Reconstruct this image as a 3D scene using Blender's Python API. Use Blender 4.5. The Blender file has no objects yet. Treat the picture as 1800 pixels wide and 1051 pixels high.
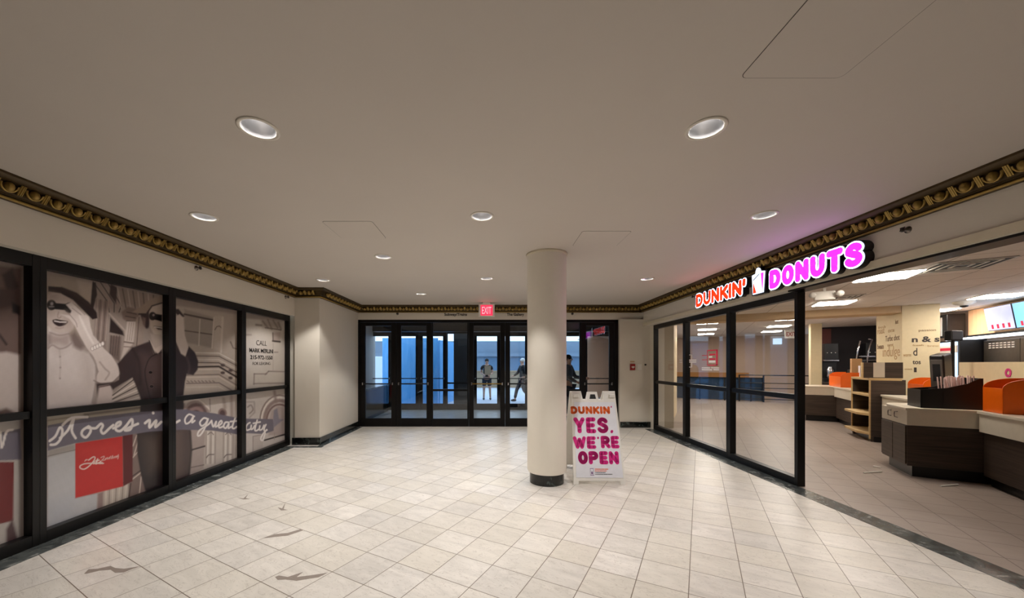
import bpy, bmesh, math, random
import numpy as np
from mathutils import Vector, Matrix
R = math.radians
rnd = random.Random(7)
scn = bpy.context.scene
COL = scn.collection

# ------------------------------------------------------------------ camera, world, exposure
cam_d = bpy.data.cameras.new('camera')
cam = bpy.data.objects.new('camera', cam_d); COL.objects.link(cam)
cam.location = (0, 0, 1.5); cam.rotation_euler = (R(90), 0, 0)
cam_d.sensor_width = 36; cam_d.lens = 36 * 655 / 1800
cam_d.shift_x = 0.02; cam_d.shift_y = 114.5 / 1800
cam_d.clip_start = 0.05; cam_d.clip_end = 200
scn.camera = cam
w = bpy.data.worlds.new('world'); scn.world = w; w.use_nodes = True
wb = w.node_tree.nodes['Background']
wb.inputs[0].default_value = (0.62, 0.81, 1.0, 1); wb.inputs[1].default_value = 2.6
scn.view_settings.view_transform = 'Standard'; scn.view_settings.look = 'None'
scn.view_settings.gamma = 1; scn.view_settings.use_curve_mapping = False
scn.view_settings.exposure = 0.0
scn.cycles.max_bounces = 8; scn.cycles.diffuse_bounces = 4; scn.cycles.glossy_bounces = 4
scn.cycles.transparent_max_bounces = 16; scn.cycles.caustics_reflective = False; scn.cycles.caustics_refractive = False
scn.cycles.use_denoising = True
P_SPOT = 92.0        # power of one hall downlight
P_TUBE = 35.0         # emission of a shop ceiling panel
SPOT_COL = (1.0, 0.965, 0.93)

# ------------------------------------------------------------------ helpers
def lin(v):
    v /= 255.0
    return v / 12.92 if v <= 0.04045 else ((v + 0.055) / 1.055) ** 2.4
def C(r, g, b): return (lin(r), lin(g), lin(b), 1)

def newmat(name):
    m = bpy.data.materials.new(name); m.use_nodes = True
    nt = m.node_tree; return m, nt, nt.nodes['Principled BSDF']
def N(nt, t, **kw):
    n = nt.nodes.new(t)
    for k, v in kw.items(): setattr(n, k, v)
    return n
def mat(name, col, rough=0.5, metal=0.0, emit=None, estr=1.0, noise=0.06, nscale=14, bump=0.0, spec=0.5):
    m, nt, p = newmat(name)
    p.inputs['Roughness'].default_value = rough; p.inputs['Metallic'].default_value = metal
    p.inputs['Specular IOR Level'].default_value = spec
    tc = N(nt, 'ShaderNodeTexCoord'); nz = N(nt, 'ShaderNodeTexNoise'); nz.inputs['Scale'].default_value = nscale
    nz.inputs['Detail'].default_value = 3
    nt.links.new(tc.outputs['Object'], nz.inputs['Vector'])
    mx = N(nt, 'ShaderNodeMix', data_type='RGBA')
    mx.inputs[6].default_value = tuple(c * (1 - noise) for c in col[:3]) + (1,)
    mx.inputs[7].default_value = tuple(min(1, c * (1 + noise)) for c in col[:3]) + (1,)
    nt.links.new(nz.outputs['Fac'], mx.inputs[0]); nt.links.new(mx.outputs[2], p.inputs['Base Color'])
    if bump:
        b = N(nt, 'ShaderNodeBump'); b.inputs['Strength'].default_value = bump; b.inputs['Distance'].default_value = 0.01
        nt.links.new(nz.outputs['Fac'], b.inputs['Height']); nt.links.new(b.outputs[0], p.inputs['Normal'])
    if emit:
        p.inputs['Emission Color'].default_value = emit; p.inputs['Emission Strength'].default_value = estr
    return m
def glass(name, tint=(1, 1, 1), f0=0.07, rough=0.0):
    m = bpy.data.materials.new(name); m.use_nodes = True; nt = m.node_tree
    nt.nodes.remove(nt.nodes['Principled BSDF'])
    out = nt.nodes['Material Output']
    tr = N(nt, 'ShaderNodeBsdfTransparent'); tr.inputs[0].default_value = (*tint, 1)
    gl = N(nt, 'ShaderNodeBsdfGlossy'); gl.inputs['Roughness'].default_value = rough
    lw = N(nt, 'ShaderNodeLayerWeight'); lw.inputs[0].default_value = 0.5
    pw = N(nt, 'ShaderNodeMath', operation='POWER'); pw.inputs[1].default_value = 5; nt.links.new(lw.outputs['Facing'], pw.inputs[0])
    mr = N(nt, 'ShaderNodeMapRange'); mr.inputs[3].default_value = f0; mr.inputs[4].default_value = 0.8
    nt.links.new(pw.outputs[0], mr.inputs[0])
    ms = N(nt, 'ShaderNodeMixShader')
    nt.links.new(mr.outputs[0], ms.inputs[0]); nt.links.new(tr.outputs[0], ms.inputs[1]); nt.links.new(gl.outputs[0], ms.inputs[2])
    nt.links.new(ms.outputs[0], out.inputs[0])
    return m

THETA = R(29.2); SN, CS = math.sin(THETA), math.cos(THETA)
def S(a, b, z=0.0): return Vector((a * SN + b * CS, a * CS - b * SN, z))   # the shop stands at 29 degrees to the hall

def tile_mat(name, size, offx, offy, rot, base, grout, gw, vein=None, rough=0.35, var=0.1, swirl=None):
    """Square tiles laid on a rotated grid; every tile has its own shade, marble veins and grout."""
    m, nt, p = newmat(name); L = nt.links
    tc = N(nt, 'ShaderNodeTexCoord'); vr = N(nt, 'ShaderNodeVectorRotate', rotation_type='Z_AXIS')
    vr.inputs['Angle'].default_value = rot
    L.new(tc.outputs['Object'], vr.inputs['Vector'])
    mp = N(nt, 'ShaderNodeVectorMath', operation='SUBTRACT'); mp.inputs[1].default_value = (offx, offy, 0)
    L.new(vr.outputs[0], mp.inputs[0])
    dv = N(nt, 'ShaderNodeVectorMath', operation='DIVIDE'); dv.inputs[1].default_value = (size, size, 1)
    L.new(mp.outputs[0], dv.inputs[0])
    fl = N(nt, 'ShaderNodeVectorMath', operation='FLOOR'); L.new(dv.outputs[0], fl.inputs[0])
    fr = N(nt, 'ShaderNodeVectorMath', operation='FRACTION'); L.new(dv.outputs[0], fr.inputs[0])
    sx = N(nt, 'ShaderNodeSeparateXYZ'); L.new(fr.outputs[0], sx.inputs[0])
    def edge(o):
        a = N(nt, 'ShaderNodeMath', operation='SUBTRACT'); L.new(o, a.inputs[0]); a.inputs[1].default_value = 0.5
        b = N(nt, 'ShaderNodeMath', operation='ABSOLUTE'); L.new(a.outputs[0], b.inputs[0])
        c = N(nt, 'ShaderNodeMath', operation='GREATER_THAN'); L.new(b.outputs[0], c.inputs[0]); c.inputs[1].default_value = 0.5 - gw / size / 2
        return c.outputs[0]
    mxm = N(nt, 'ShaderNodeMath', operation='MAXIMUM'); L.new(edge(sx.outputs[0]), mxm.inputs[0]); L.new(edge(sx.outputs[1]), mxm.inputs[1])
    wn = N(nt, 'ShaderNodeTexWhiteNoise', noise_dimensions='3D'); L.new(fl.outputs[0], wn.inputs['Vector'])
    # each tile looks at its own piece of the stone pattern
    sc = N(nt, 'ShaderNodeVectorMath', operation='SCALE'); sc.inputs['Scale'].default_value = 9.0; L.new(wn.outputs['Color'], sc.inputs[0])
    ad = N(nt, 'ShaderNodeVectorMath', operation='ADD'); L.new(vr.outputs[0], ad.inputs[0]); L.new(sc.outputs[0], ad.inputs[1])
    st = N(nt, 'ShaderNodeMapping'); st.inputs['Scale'].default_value = (3.2, 9.0, 3.0); st.inputs['Rotation'].default_value = (0, 0, 0.5)
    L.new(ad.outputs[0], st.inputs['Vector'])
    nz = N(nt, 'ShaderNodeTexNoise'); nz.inputs['Scale'].default_value = 1.0; nz.inputs['Detail'].default_value = 6; nz.inputs['Distortion'].default_value = 1.2
    L.new(st.outputs[0], nz.inputs['Vector'])
    r1 = N(nt, 'ShaderNodeValToRGB'); r1.color_ramp.elements[0].position = 0.3; r1.color_ramp.elements[1].position = 0.7
    r1.color_ramp.elements[0].color = tuple(c * (1 - var * 1.6) for c in base[:3]) + (1,)
    r1.color_ramp.elements[1].color = tuple(min(1, c * (1 + var * .5)) for c in base[:3]) + (1,)
    L.new(nz.outputs['Fac'], r1.inputs[0])
    hs = N(nt, 'ShaderNodeHueSaturation'); L.new(r1.outputs[0], hs.inputs['Color'])
    mr = N(nt, 'ShaderNodeMapRange'); mr.inputs[3].default_value = 1 - var; mr.inputs[4].default_value = 1 + var * .6
    L.new(wn.outputs['Value'], mr.inputs[0]); L.new(mr.outputs[0], hs.inputs['Value'])
    cur = hs.outputs[0]
    if swirl:
        sp = N(nt, 'ShaderNodeSeparateColor'); L.new(wn.outputs['Color'], sp.inputs[0])
        k = N(nt, 'ShaderNodeMath', operation='MULTIPLY'); L.new(sp.outputs[1], k.inputs[0]); k.inputs[1].default_value = 0.5
        mm = N(nt, 'ShaderNodeMix', data_type='RGBA'); L.new(k.outputs[0], mm.inputs[0]); L.new(cur, mm.inputs[6]); mm.inputs[7].default_value = swirl
        cur = mm.outputs[2]
    if vein:
        wv = N(nt, 'ShaderNodeTexNoise'); wv.inputs['Scale'].default_value = 1.6; wv.inputs['Detail'].default_value = 8; wv.inputs['Distortion'].default_value = 2.2
        L.new(st.outputs[0], wv.inputs['Vector'])
        rv = N(nt, 'ShaderNodeValToRGB'); e = rv.color_ramp.elements
        e[0].position = 0.485; e[0].color = (0, 0, 0, 1); e[1].position = 0.5; e[1].color = (1, 1, 1, 1)
        x = e.new(0.515); x.color = (0, 0, 0, 1)
        L.new(wv.outputs['Fac'], rv.inputs[0])
        k = N(nt, 'ShaderNodeMath', operation='MULTIPLY'); L.new(rv.outputs[0], k.inputs[0]); k.inputs[1].default_value = 0.42
        mm = N(nt, 'ShaderNodeMix', data_type='RGBA'); L.new(k.outputs[0], mm.inputs[0]); L.new(cur, mm.inputs[6]); mm.inputs[7].default_value = vein
        cur = mm.outputs[2]
    mg = N(nt, 'ShaderNodeMix', data_type='RGBA'); L.new(mxm.outputs[0], mg.inputs[0]); L.new(cur, mg.inputs[6]); mg.inputs[7].default_value = grout
    L.new(mg.outputs[2], p.inputs['Base Color']); p.inputs['Roughness'].default_value = rough
    bp = N(nt, 'ShaderNodeBump', invert=True); bp.inputs['Strength'].default_value = 0.3; bp.inputs['Distance'].default_value = 0.003
    L.new(mxm.outputs[0], bp.inputs['Height']); L.new(bp.outputs[0], p.inputs['Normal'])
    return m
def wood_mat(name, c1, c2, scale=(1.5, 1.5, 38), rough=0.5):
    m, nt, p = newmat(name); L = nt.links
    tc = N(nt, 'ShaderNodeTexCoord'); mp = N(nt, 'ShaderNodeMapping'); mp.inputs['Scale'].default_value = scale
    L.new(tc.outputs['Object'], mp.inputs[0])
    nz = N(nt, 'ShaderNodeTexNoise'); nz.inputs['Scale'].default_value = 1; nz.inputs['Detail'].default_value = 5; nz.inputs['Distortion'].default_value = .6
    L.new(mp.outputs[0], nz.inputs['Vector'])
    r = N(nt, 'ShaderNodeValToRGB'); r.color_ramp.elements[0].color = c1; r.color_ramp.elements[1].color = c2
    r.color_ramp.elements[0].position = .3; r.color_ramp.elements[1].position = .7
    L.new(nz.outputs['Fac'], r.inputs[0]); L.new(r.outputs[0], p.inputs['Base Color']); p.inputs['Roughness'].default_value = rough
    return m
def stone_mat(name, c1, c2, c3, rough=0.25, scale=7):
    m, nt, p = newmat(name); L = nt.links
    tc = N(nt, 'ShaderNodeTexCoord'); nz = N(nt, 'ShaderNodeTexNoise'); nz.inputs['Scale'].default_value = scale; nz.inputs['Detail'].default_value = 8; nz.inputs['Distortion'].default_value = 1.8
    L.new(tc.outputs['Object'], nz.inputs['Vector'])
    r = N(nt, 'ShaderNodeValToRGB'); e = r.color_ramp.elements
    e[0].position = .35; e[0].color = c1; e[1].position = .6; e[1].color = c2; x = e.new(.66); x.color = c3; y = e.new(.72); y.color = c2
    L.new(nz.outputs['Fac'], r.inputs[0]); L.new(r.outputs[0], p.inputs['Base Color']); p.inputs['Roughness'].default_value = rough
    return m
def attr_mat(name, rough=0.3):
    m, nt, p = newmat(name)
    a = N(nt, 'ShaderNodeAttribute'); a.attribute_name = 'Col'
    nt.links.new(a.outputs['Color'], p.inputs['Base Color']); p.inputs['Roughness'].default_value = rough
    return m

class MB:
    """collects shapes; build() links them as one mesh object"""
    def __init__(s): s.bm = bmesh.new()
    def box(s, x0, x1, y0, y1, z0, z1, mtx=None):
        vs = [s.bm.verts.new((x, y, z)) for x in (x0, x1) for y in (y0, y1) for z in (z0, z1)]
        for f in ((0,1,3,2), (4,6,7,5), (0,4,5,1), (2,3,7,6), (0,2,6,4), (1,5,7,3)): s.bm.faces.new([vs[i] for i in f])
        if mtx: bmesh.ops.transform(s.bm, matrix=mtx, verts=vs)
        return s
    def prism(s, pts, z0, z1, mtx=None):
        b = [s.bm.verts.new((x, y, z0)) for x, y in pts]; t = [s.bm.verts.new((x, y, z1)) for x, y in pts]
        n = len(pts)
        ar = sum(pts[i][0] * pts[(i+1) % n][1] - pts[(i+1) % n][0] * pts[i][1] for i in range(n))
        if ar < 0: b, t = b[::-1], t[::-1]
        s.bm.faces.new(b[::-1]); s.bm.faces.new(t)
        for i in range(n): s.bm.faces.new((b[i], b[(i+1) % n], t[(i+1) % n], t[i]))
        if mtx: bmesh.ops.transform(s.bm, matrix=mtx, verts=b + t)
        return s
    def lathe(s, prof, n=32, mtx=None, cap=False):
        rings = []
        for r, z in prof:
            rings.append([s.bm.verts.new((r * math.cos(2*math.pi*i/n), r * math.sin(2*math.pi*i/n), z)) for i in range(n)])
        for a, b in zip(rings, rings[1:]):
            for i in range(n): s.bm.faces.new((a[i], a[(i+1) % n], b[(i+1) % n], b[i]))
        if cap: s.bm.faces.new(rings[0][::-1]); s.bm.faces.new(rings[-1])
        if mtx: bmesh.ops.transform(s.bm, matrix=mtx, verts=[v for r in rings for v in r])
        return s
    def cyl(s, c, r, z0, z1, n=24):
        return s.lathe([(r, z0), (r, z1)], n, Matrix.Translation((c[0], c[1], 0)), True)
    def sph(s, c, r, seg=12, scale=(1, 1, 1), rot=None):
        m = Matrix.Translation(c) @ (rot.to_4x4() if rot else Matrix()) @ Matrix.Diagonal((*scale, 1))
        bmesh.ops.create_uvsphere(s.bm, u_segments=seg, v_segments=max(6, seg * 2 // 3), radius=r, matrix=m); return s
    def tube(s, pts, r, n=8):
        pts = [Vector(p) for p in pts]; rings = []
        rr = r if isinstance(r, (list, tuple)) else [r] * len(pts)
        for i, p in enumerate(pts):
            d = ((pts[min(i+1, len(pts)-1)] - pts[max(i-1, 0)])).normalized()
            u = d.cross(Vector((0, 0, 1)))
            if u.length < 1e-3: u = d.cross(Vector((1, 0, 0)))
            u.normalize(); v = d.cross(u)
            rings.append([s.bm.verts.new(p + rr[i] * (math.cos(2*math.pi*k/n) * u + math.sin(2*math.pi*k/n) * v)) for k in range(n)])
        for a, b in zip(rings, rings[1:]):
            for i in range(n): s.bm.faces.new((a[i], a[(i+1) % n], b[(i+1) % n], b[i]))
        s.bm.faces.new(rings[0][::-1]); s.bm.faces.new(rings[-1]); return s
    def stroke(s, pts, r, z0, z1, mtx=None):
        """fat round-ended stroke, flat in xy, thickness z0..z1"""
        for p in pts: s.prism([(p[0] + r * math.cos(2*math.pi*k/18), p[1] + r * math.sin(2*math.pi*k/18)) for k in range(18)], z0, z1, mtx)
        for p, q in zip(pts, pts[1:]):
            d = Vector((q[0]-p[0], q[1]-p[1]));
            if d.length < 1e-6: continue
            d.normalize(); n = Vector((-d.y, d.x)) * r
            s.prism([(p[0]+n.x, p[1]+n.y), (p[0]-n.x, p[1]-n.y), (q[0]-n.x, q[1]-n.y), (q[0]+n.x, q[1]+n.y)], z0, z1, mtx)
        return s
    def build(s, name, m, parent=None, bevel=0, smooth=False, loc=None, segs=2):
        me = bpy.data.meshes.new(name)
        bmesh.ops.recalc_face_normals(s.bm, faces=s.bm.faces)
        s.bm.to_mesh(me); s.bm.free(); me.materials.append(m)
        o = bpy.data.objects.new(name, me); COL.objects.link(o)
        if parent: o.parent = parent
        if loc: o.location = loc
        if bevel:
            b = o.modifiers.new('bevel', 'BEVEL'); b.width = bevel; b.segments = segs; b.limit_method = 'ANGLE'
        if smooth:
            for p in me.polygons: p.use_smooth = True
            if smooth == 'angle':
                me.set_sharp_from_angle(angle=R(35))
        return o
def thing(name, label, cat, loc=(0, 0, 0), rz=0, group=None):
    o = bpy.data.objects.new(name, None); COL.objects.link(o); o.empty_display_size = 0.1
    o.location = loc; o.rotation_euler = (0, 0, rz); o['label'] = label; o['category'] = cat
    if group: o['group'] = group
    return o
def tag(o, label, cat, group=None, kind=None):
    o['label'] = label; o['category'] = cat
    if group: o['group'] = group
    if kind: o['kind'] = kind
    return o
def struct(o, label=None, cat=None):
    o['kind'] = 'structure'
    if label: o['label'] = label
    if cat: o['category'] = cat
    return o
def sroot(name, loc=(0, 0, 0), rz=0, label=None):
    o = bpy.data.objects.new(name, None); COL.objects.link(o); o.location = loc; o.rotation_euler = (0, 0, rz)
    return struct(o, label)
def copy_tree(o, parent=None):
    c = o.copy(); COL.objects.link(c); c.parent = parent
    for ch in list(o.children): copy_tree(ch, c)
    return c
def basis(origin, xd, yd):
    x = Vector(xd).normalized(); y = Vector(yd).normalized(); z = x.cross(y)
    m = Matrix((x, y, z)).transposed().to_4x4(); m.translation = Vector(origin); return m
def text(s, name, m, parent, mtx, width=None, height=None, depth=0.002, bold=0.0):
    """lettering as a mesh, lower left corner at the origin of mtx"""
    cu = bpy.data.curves.new(name, 'FONT'); cu.body = s; cu.size = 1; cu.extrude = 0.001; cu.offset = bold; cu.resolution_u = 4
    t = bpy.data.objects.new('tmp', cu); COL.objects.link(t)
    dg = bpy.context.evaluated_depsgraph_get(); me = bpy.data.meshes.new_from_object(t.evaluated_get(dg))
    bpy.data.objects.remove(t); bpy.data.curves.remove(cu)
    co = np.empty(len(me.vertices) * 3); me.vertices.foreach_get('co', co); co = co.reshape(-1, 3)
    mn, mx = co.min(0), co.max(0)
    sy = (height / (mx[1] - mn[1])) if height else None; sx = (width / (mx[0] - mn[0])) if width else sy
    sy = sy or sx
    co = (co - mn) * np.array([sx, sy, depth / (mx[2] - mn[2] + 1e-9)])
    A = np.array(mtx); co = co @ A[:3, :3].T + A[:3, 3]
    me.vertices.foreach_set('co', co.ravel()); me.update(); me.materials.append(m); me.name = name
    o = bpy.data.objects.new(name, me); COL.objects.link(o)
    if parent: o.parent = parent
    return o

# ------------------------------------------------------------------ materials
M = {}
M['wall'] = mat('cream_wall_paint', C(216, 208, 194), .6, noise=.03, nscale=2.2, bump=.05)
M['ceil'] = mat('ceiling_paint', C(205, 196, 186), .75, noise=.03, nscale=1.5, bump=.05)
M['lip'] = mat('pale_header_lip', C(215, 204, 180), .5)
M['black'] = mat('dark_bronze_aluminium', C(11, 10, 10), .35, noise=.1, spec=.35)
M['brown'] = mat('dark_bronze_door_metal', C(14, 11, 10), .42, noise=.1, spec=.2)
M['gap'] = mat('groove_shadow_gap', C(60, 54, 48), .8)
M['gold_dark'] = mat('dark_cornice_gilding', C(70, 53, 22), .5, metal=.35, noise=.3, nscale=30)  # cornice body in a darker gold than its eggs and bead
M['gold'] = mat('antique_gold_leaf', C(158, 130, 66), .42, metal=.5, noise=.3, nscale=30)
M['marble'] = tile_mat('hall_marble_tiles', .322, -.064, 3.076 % .322, THETA, C(222, 216, 208), C(120, 108, 96), .0055, vein=C(140, 128, 118), rough=.34, var=.10, swirl=C(214, 206, 190))
M['shoptile'] = tile_mat('shop_floor_tiles', .335, 1.39, .1, THETA, C(158, 144, 134), C(96, 84, 76), .007, rough=.4, var=.05)
M['verde'] = stone_mat('dark_green_marble', C(58, 62, 62), C(92, 96, 94), C(150, 152, 148), .22, 6)
M['nero'] = stone_mat('black_marble_skirting', C(10, 12, 11), C(20, 24, 22), C(70, 80, 76), .15, 5)
M['white'] = mat('white_plastic', C(226, 222, 214), .4)
M['ring'] = mat('white_trim_ring', C(225, 218, 205), .4)
M['reflector'] = mat('brushed_reflector', C(215, 214, 215), .28, metal=.85)
M['bulb'] = mat('lamp_disc', C(255, 250, 240), .5, emit=(1, .97, .93, 1), estr=10.0)
M['column'] = mat('column_paint', C(236, 229, 216), .5, noise=.02)
M['chrome'] = mat('polished_steel', C(200, 200, 205), .18, metal=1)
M['steel'] = mat('brushed_stainless', C(118, 110, 104), .35, metal=.9, noise=.12)
M['brass'] = mat('aged_brass', C(150, 122, 60), .3, metal=.9)
M['glass'] = glass('clear_glass', (.97, .98, .98), .035)
M['doorglass'] = glass('door_glass', (.93, .95, .97), .045)
M['beige'] = mat('shop_beige_wall', C(184, 158, 138), .7)
M['cream'] = mat('shop_cream_panel', C(214, 198, 160), .6)
M['laminate'] = mat('white_laminate', C(214, 205, 188), .35)
M['wood'] = wood_mat('dark_walnut_laminate', C(52, 42, 36), C(80, 66, 56))
M['beech'] = wood_mat('pale_beech_edge', C(190, 160, 112), C(208, 180, 132))
M['blackpl'] = mat('black_plastic', C(14, 12, 14), .35)
M['orange'] = mat('orange_acrylic', C(228, 100, 10), .35)
M['dark'] = mat('dark_plum_wall', C(32, 26, 32), .6)
M['redbrown'] = mat('maroon_poster', C(92, 42, 34), .5)
M['tube'] = mat('lit_light_diffuser', C(255, 255, 255), .5, emit=(1, .90, .78, 1), estr=P_TUBE)
M['cool'] = mat('cool_white_strip', C(255, 255, 255), .5, emit=(.78, .88, 1, 1), estr=2.6)
M['dun_orange'] = mat('lit_orange_face', C(240, 50, 10), .4, emit=(1.0, .045, .006, 1), estr=1.1)
M['dun_pink'] = mat('lit_magenta_face', C(230, 40, 220), .4, emit=(.76, .04, .95, 1), estr=1.15)
M['dun_white'] = mat('lit_white_outline', C(250, 250, 255), .4, emit=(.66, .78, 1.0, 1), estr=1.75)
M['print_orange'] = mat('print_orange', C(226, 96, 30), .5)
M['print_pink'] = mat('print_magenta', C(206, 28, 122), .5)
M['poster'] = mat('poster_white', C(222, 222, 228), .45)
M['exit_red'] = mat('lit_exit_face', C(255, 30, 60), .5, emit=(1.0, .035, .085, 1), estr=1.3)
M['exit_txt'] = mat('lit_exit_letters', C(255, 190, 200), .5, emit=(1.0, .35, .42, 1), estr=1.1)
M['red'] = mat('red_enamel', C(150, 24, 20), .4)
M['ink'] = mat('black_lettering', C(12, 11, 11), .5)
M['grayink'] = mat('grey_lettering', C(70, 64, 60), .5)
M['decalred'] = mat('red_window_decal', C(196, 44, 70), .5, spec=.2)
M['decalwhite'] = mat('white_window_decal', C(225, 215, 210), .5)
M['paleink'] = mat('pale_brown_print', C(176, 140, 96), .6)
M['midink'] = mat('brown_print', C(112, 82, 52), .6)
M['charcoal'] = mat('charcoal_print', C(58, 50, 46), .6)

# ------------------------------------------------------------------ shell: floors, ceilings
YB = 8.93; ZC = 2.90; XL = -3.66; XR = 3.60
def face(name, pts, z, m, flip=False):
    b = MB(); vs = [b.bm.verts.new((x, y, z)) for x, y in pts]; b.bm.faces.new(vs[::-1] if flip else vs)
    me = bpy.data.meshes.new(name); b.bm.to_mesh(me); me.materials.append(m)
    o = bpy.data.objects.new(name, me); COL.objects.link(o); return o
def slab(name, pts, z0, z1, m): return MB().prism(pts, z0, z1).build(name, m)
struct(slab('floor', [(-3.9, -3.6), (3.76, -3.6), (3.76, 12.3), (-3.9, 12.3)], -.1, 0, M['marble']))
struct(slab('floor_shop', [(3.76, -3.6), (17, -3.6), (17, 18), (5.5, 18), (3.9, 9.2), (3.76, 9.2)], -.1, 0, M['shoptile']))
# dark green marble border strips along both shopfronts
struct(MB().box(-3.76, -3.56, -3.5, 6.80, 0, .003).box(-3.56, -3.06, 6.70, 6.80, 0, .003).box(-3.18, -3.08, 6.80, 8.9, 0, .003).build('trim_floor_left', M['verde']), 'dark green marble border strip on floor along left shopfront')
struct(MB().box(3.54, 3.76, -3.5, 8.60, 0, .003).build('trim_floor_right', M['verde']), 'dark green marble border strip on floor along right shopfront')

# downlights: positions on the ceiling grid
LIGHTS = [(-1.385, 2.215), (1.275, 2.215), (-2.73, 3.54), (-.09, 3.527), (2.56, 3.50), (-1.41, 4.85), (-2.80, 6.19),
          (-.08, 6.07), (2.55, 6.11), (-1.40, 7.40), (1.25, 7.40)]
HR = .092
def hole_face(name, outer, holes, z, m):
    bm = bmesh.new(); edges = []
    def loop(pts):
        vs = [bm.verts.new((x, y, z)) for x, y in pts]
        for i in range(len(vs)): edges.append(bm.edges.new((vs[i], vs[(i+1) % len(vs)])))
    loop(outer)
    for (cx, cy, r) in holes: loop([(cx + r * math.cos(2*math.pi*k/32), cy + r * math.sin(2*math.pi*k/32)) for k in range(32)])
    bmesh.ops.triangle_fill(bm, use_beauty=True, use_dissolve=False, edges=edges)
    for f in bm.faces:
        if f.normal.z > 0: f.normal_flip()
    me = bpy.data.meshes.new(name); bm.to_mesh(me); bm.free(); me.materials.append(m)
    o = bpy.data.objects.new(name, me); COL.objects.link(o); return o
ce = hole_face('ceiling', [(-4.1, -3.6), (3.9, -3.6), (3.9, 12.4), (-4.1, 12.4)], [(x, y, HR) for x, y in LIGHTS], ZC, M['ceil']); struct(ce)
# shop ceiling with suspended grid
mc = tile_mat('shop_ceiling_tiles', .61, .2, .3, THETA, C(226, 219, 213), C(170, 160, 154), .014, rough=.8, var=.03)
struct(slab('ceiling_shop', [(3.84, -3.6), (18, -3.6), (18, 19.5), (4.5, 19.5), (3.84, 9.4)], 2.75, 2.80, mc))

# ------------------------------------------------------------------ walls
struct(MB().box(-4.0, XL, -3.6, 6.95, 2.40, ZC).box(-4.1, -3.95, -3.6, 7.0, 0, 2.40).build('wall_left', M['wall']))
struct(MB().box(-3.80, -3.20, 6.98, 8.93, 0, ZC).box(-3.66, -3.20, 6.93, 6.98, 0, ZC).build('wall_left_return', M['wall']))
struct(MB().box(-3.2, 4.0, YB, YB + .2, 2.565, ZC).box(3.04, 4.0, 8.84, YB + .2, 0, 2.565).build('wall_back', M['wall']))
struct(MB().box(XR, 3.84, -3.6, 8.84, 2.40, ZC).build('wall_right', M['wall']))
struct(MB().box(XR - .025, XR, -3.6, 8.80, 2.405, 2.47).build('trim_header_right', M['lip']))
struct(MB().box(XR + .02, 3.82, -3.6, 4.55, 2.38, 2.405).build('trim_track', M['black']), 'black overhead track above the open shop entrance')
struct(MB().box(-4.1, 17, -3.75, -3.6, 0, ZC).build('wall_rear', mat('dark_unseen_wall', C(88, 80, 72), .7)))  # unseen wall, toned dark so less light bounces onto the near ceiling
# skirting
struct(MB().box(-3.70, -3.185, 6.905, 6.93, 0, .135).box(-3.20, -3.175, 6.905, 8.93, 0, .135).build('baseboard_left', M['nero'], bevel=.004))
struct(MB().box(3.05, 3.76, 8.80, 8.84, 0, .135).build('baseboard_back', M['nero'], bevel=.004))
struct(MB().box(3.76, 4.0, 8.62, 8.84, 0, 2.40).build('wall_right_stub', M['wall']))

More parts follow.
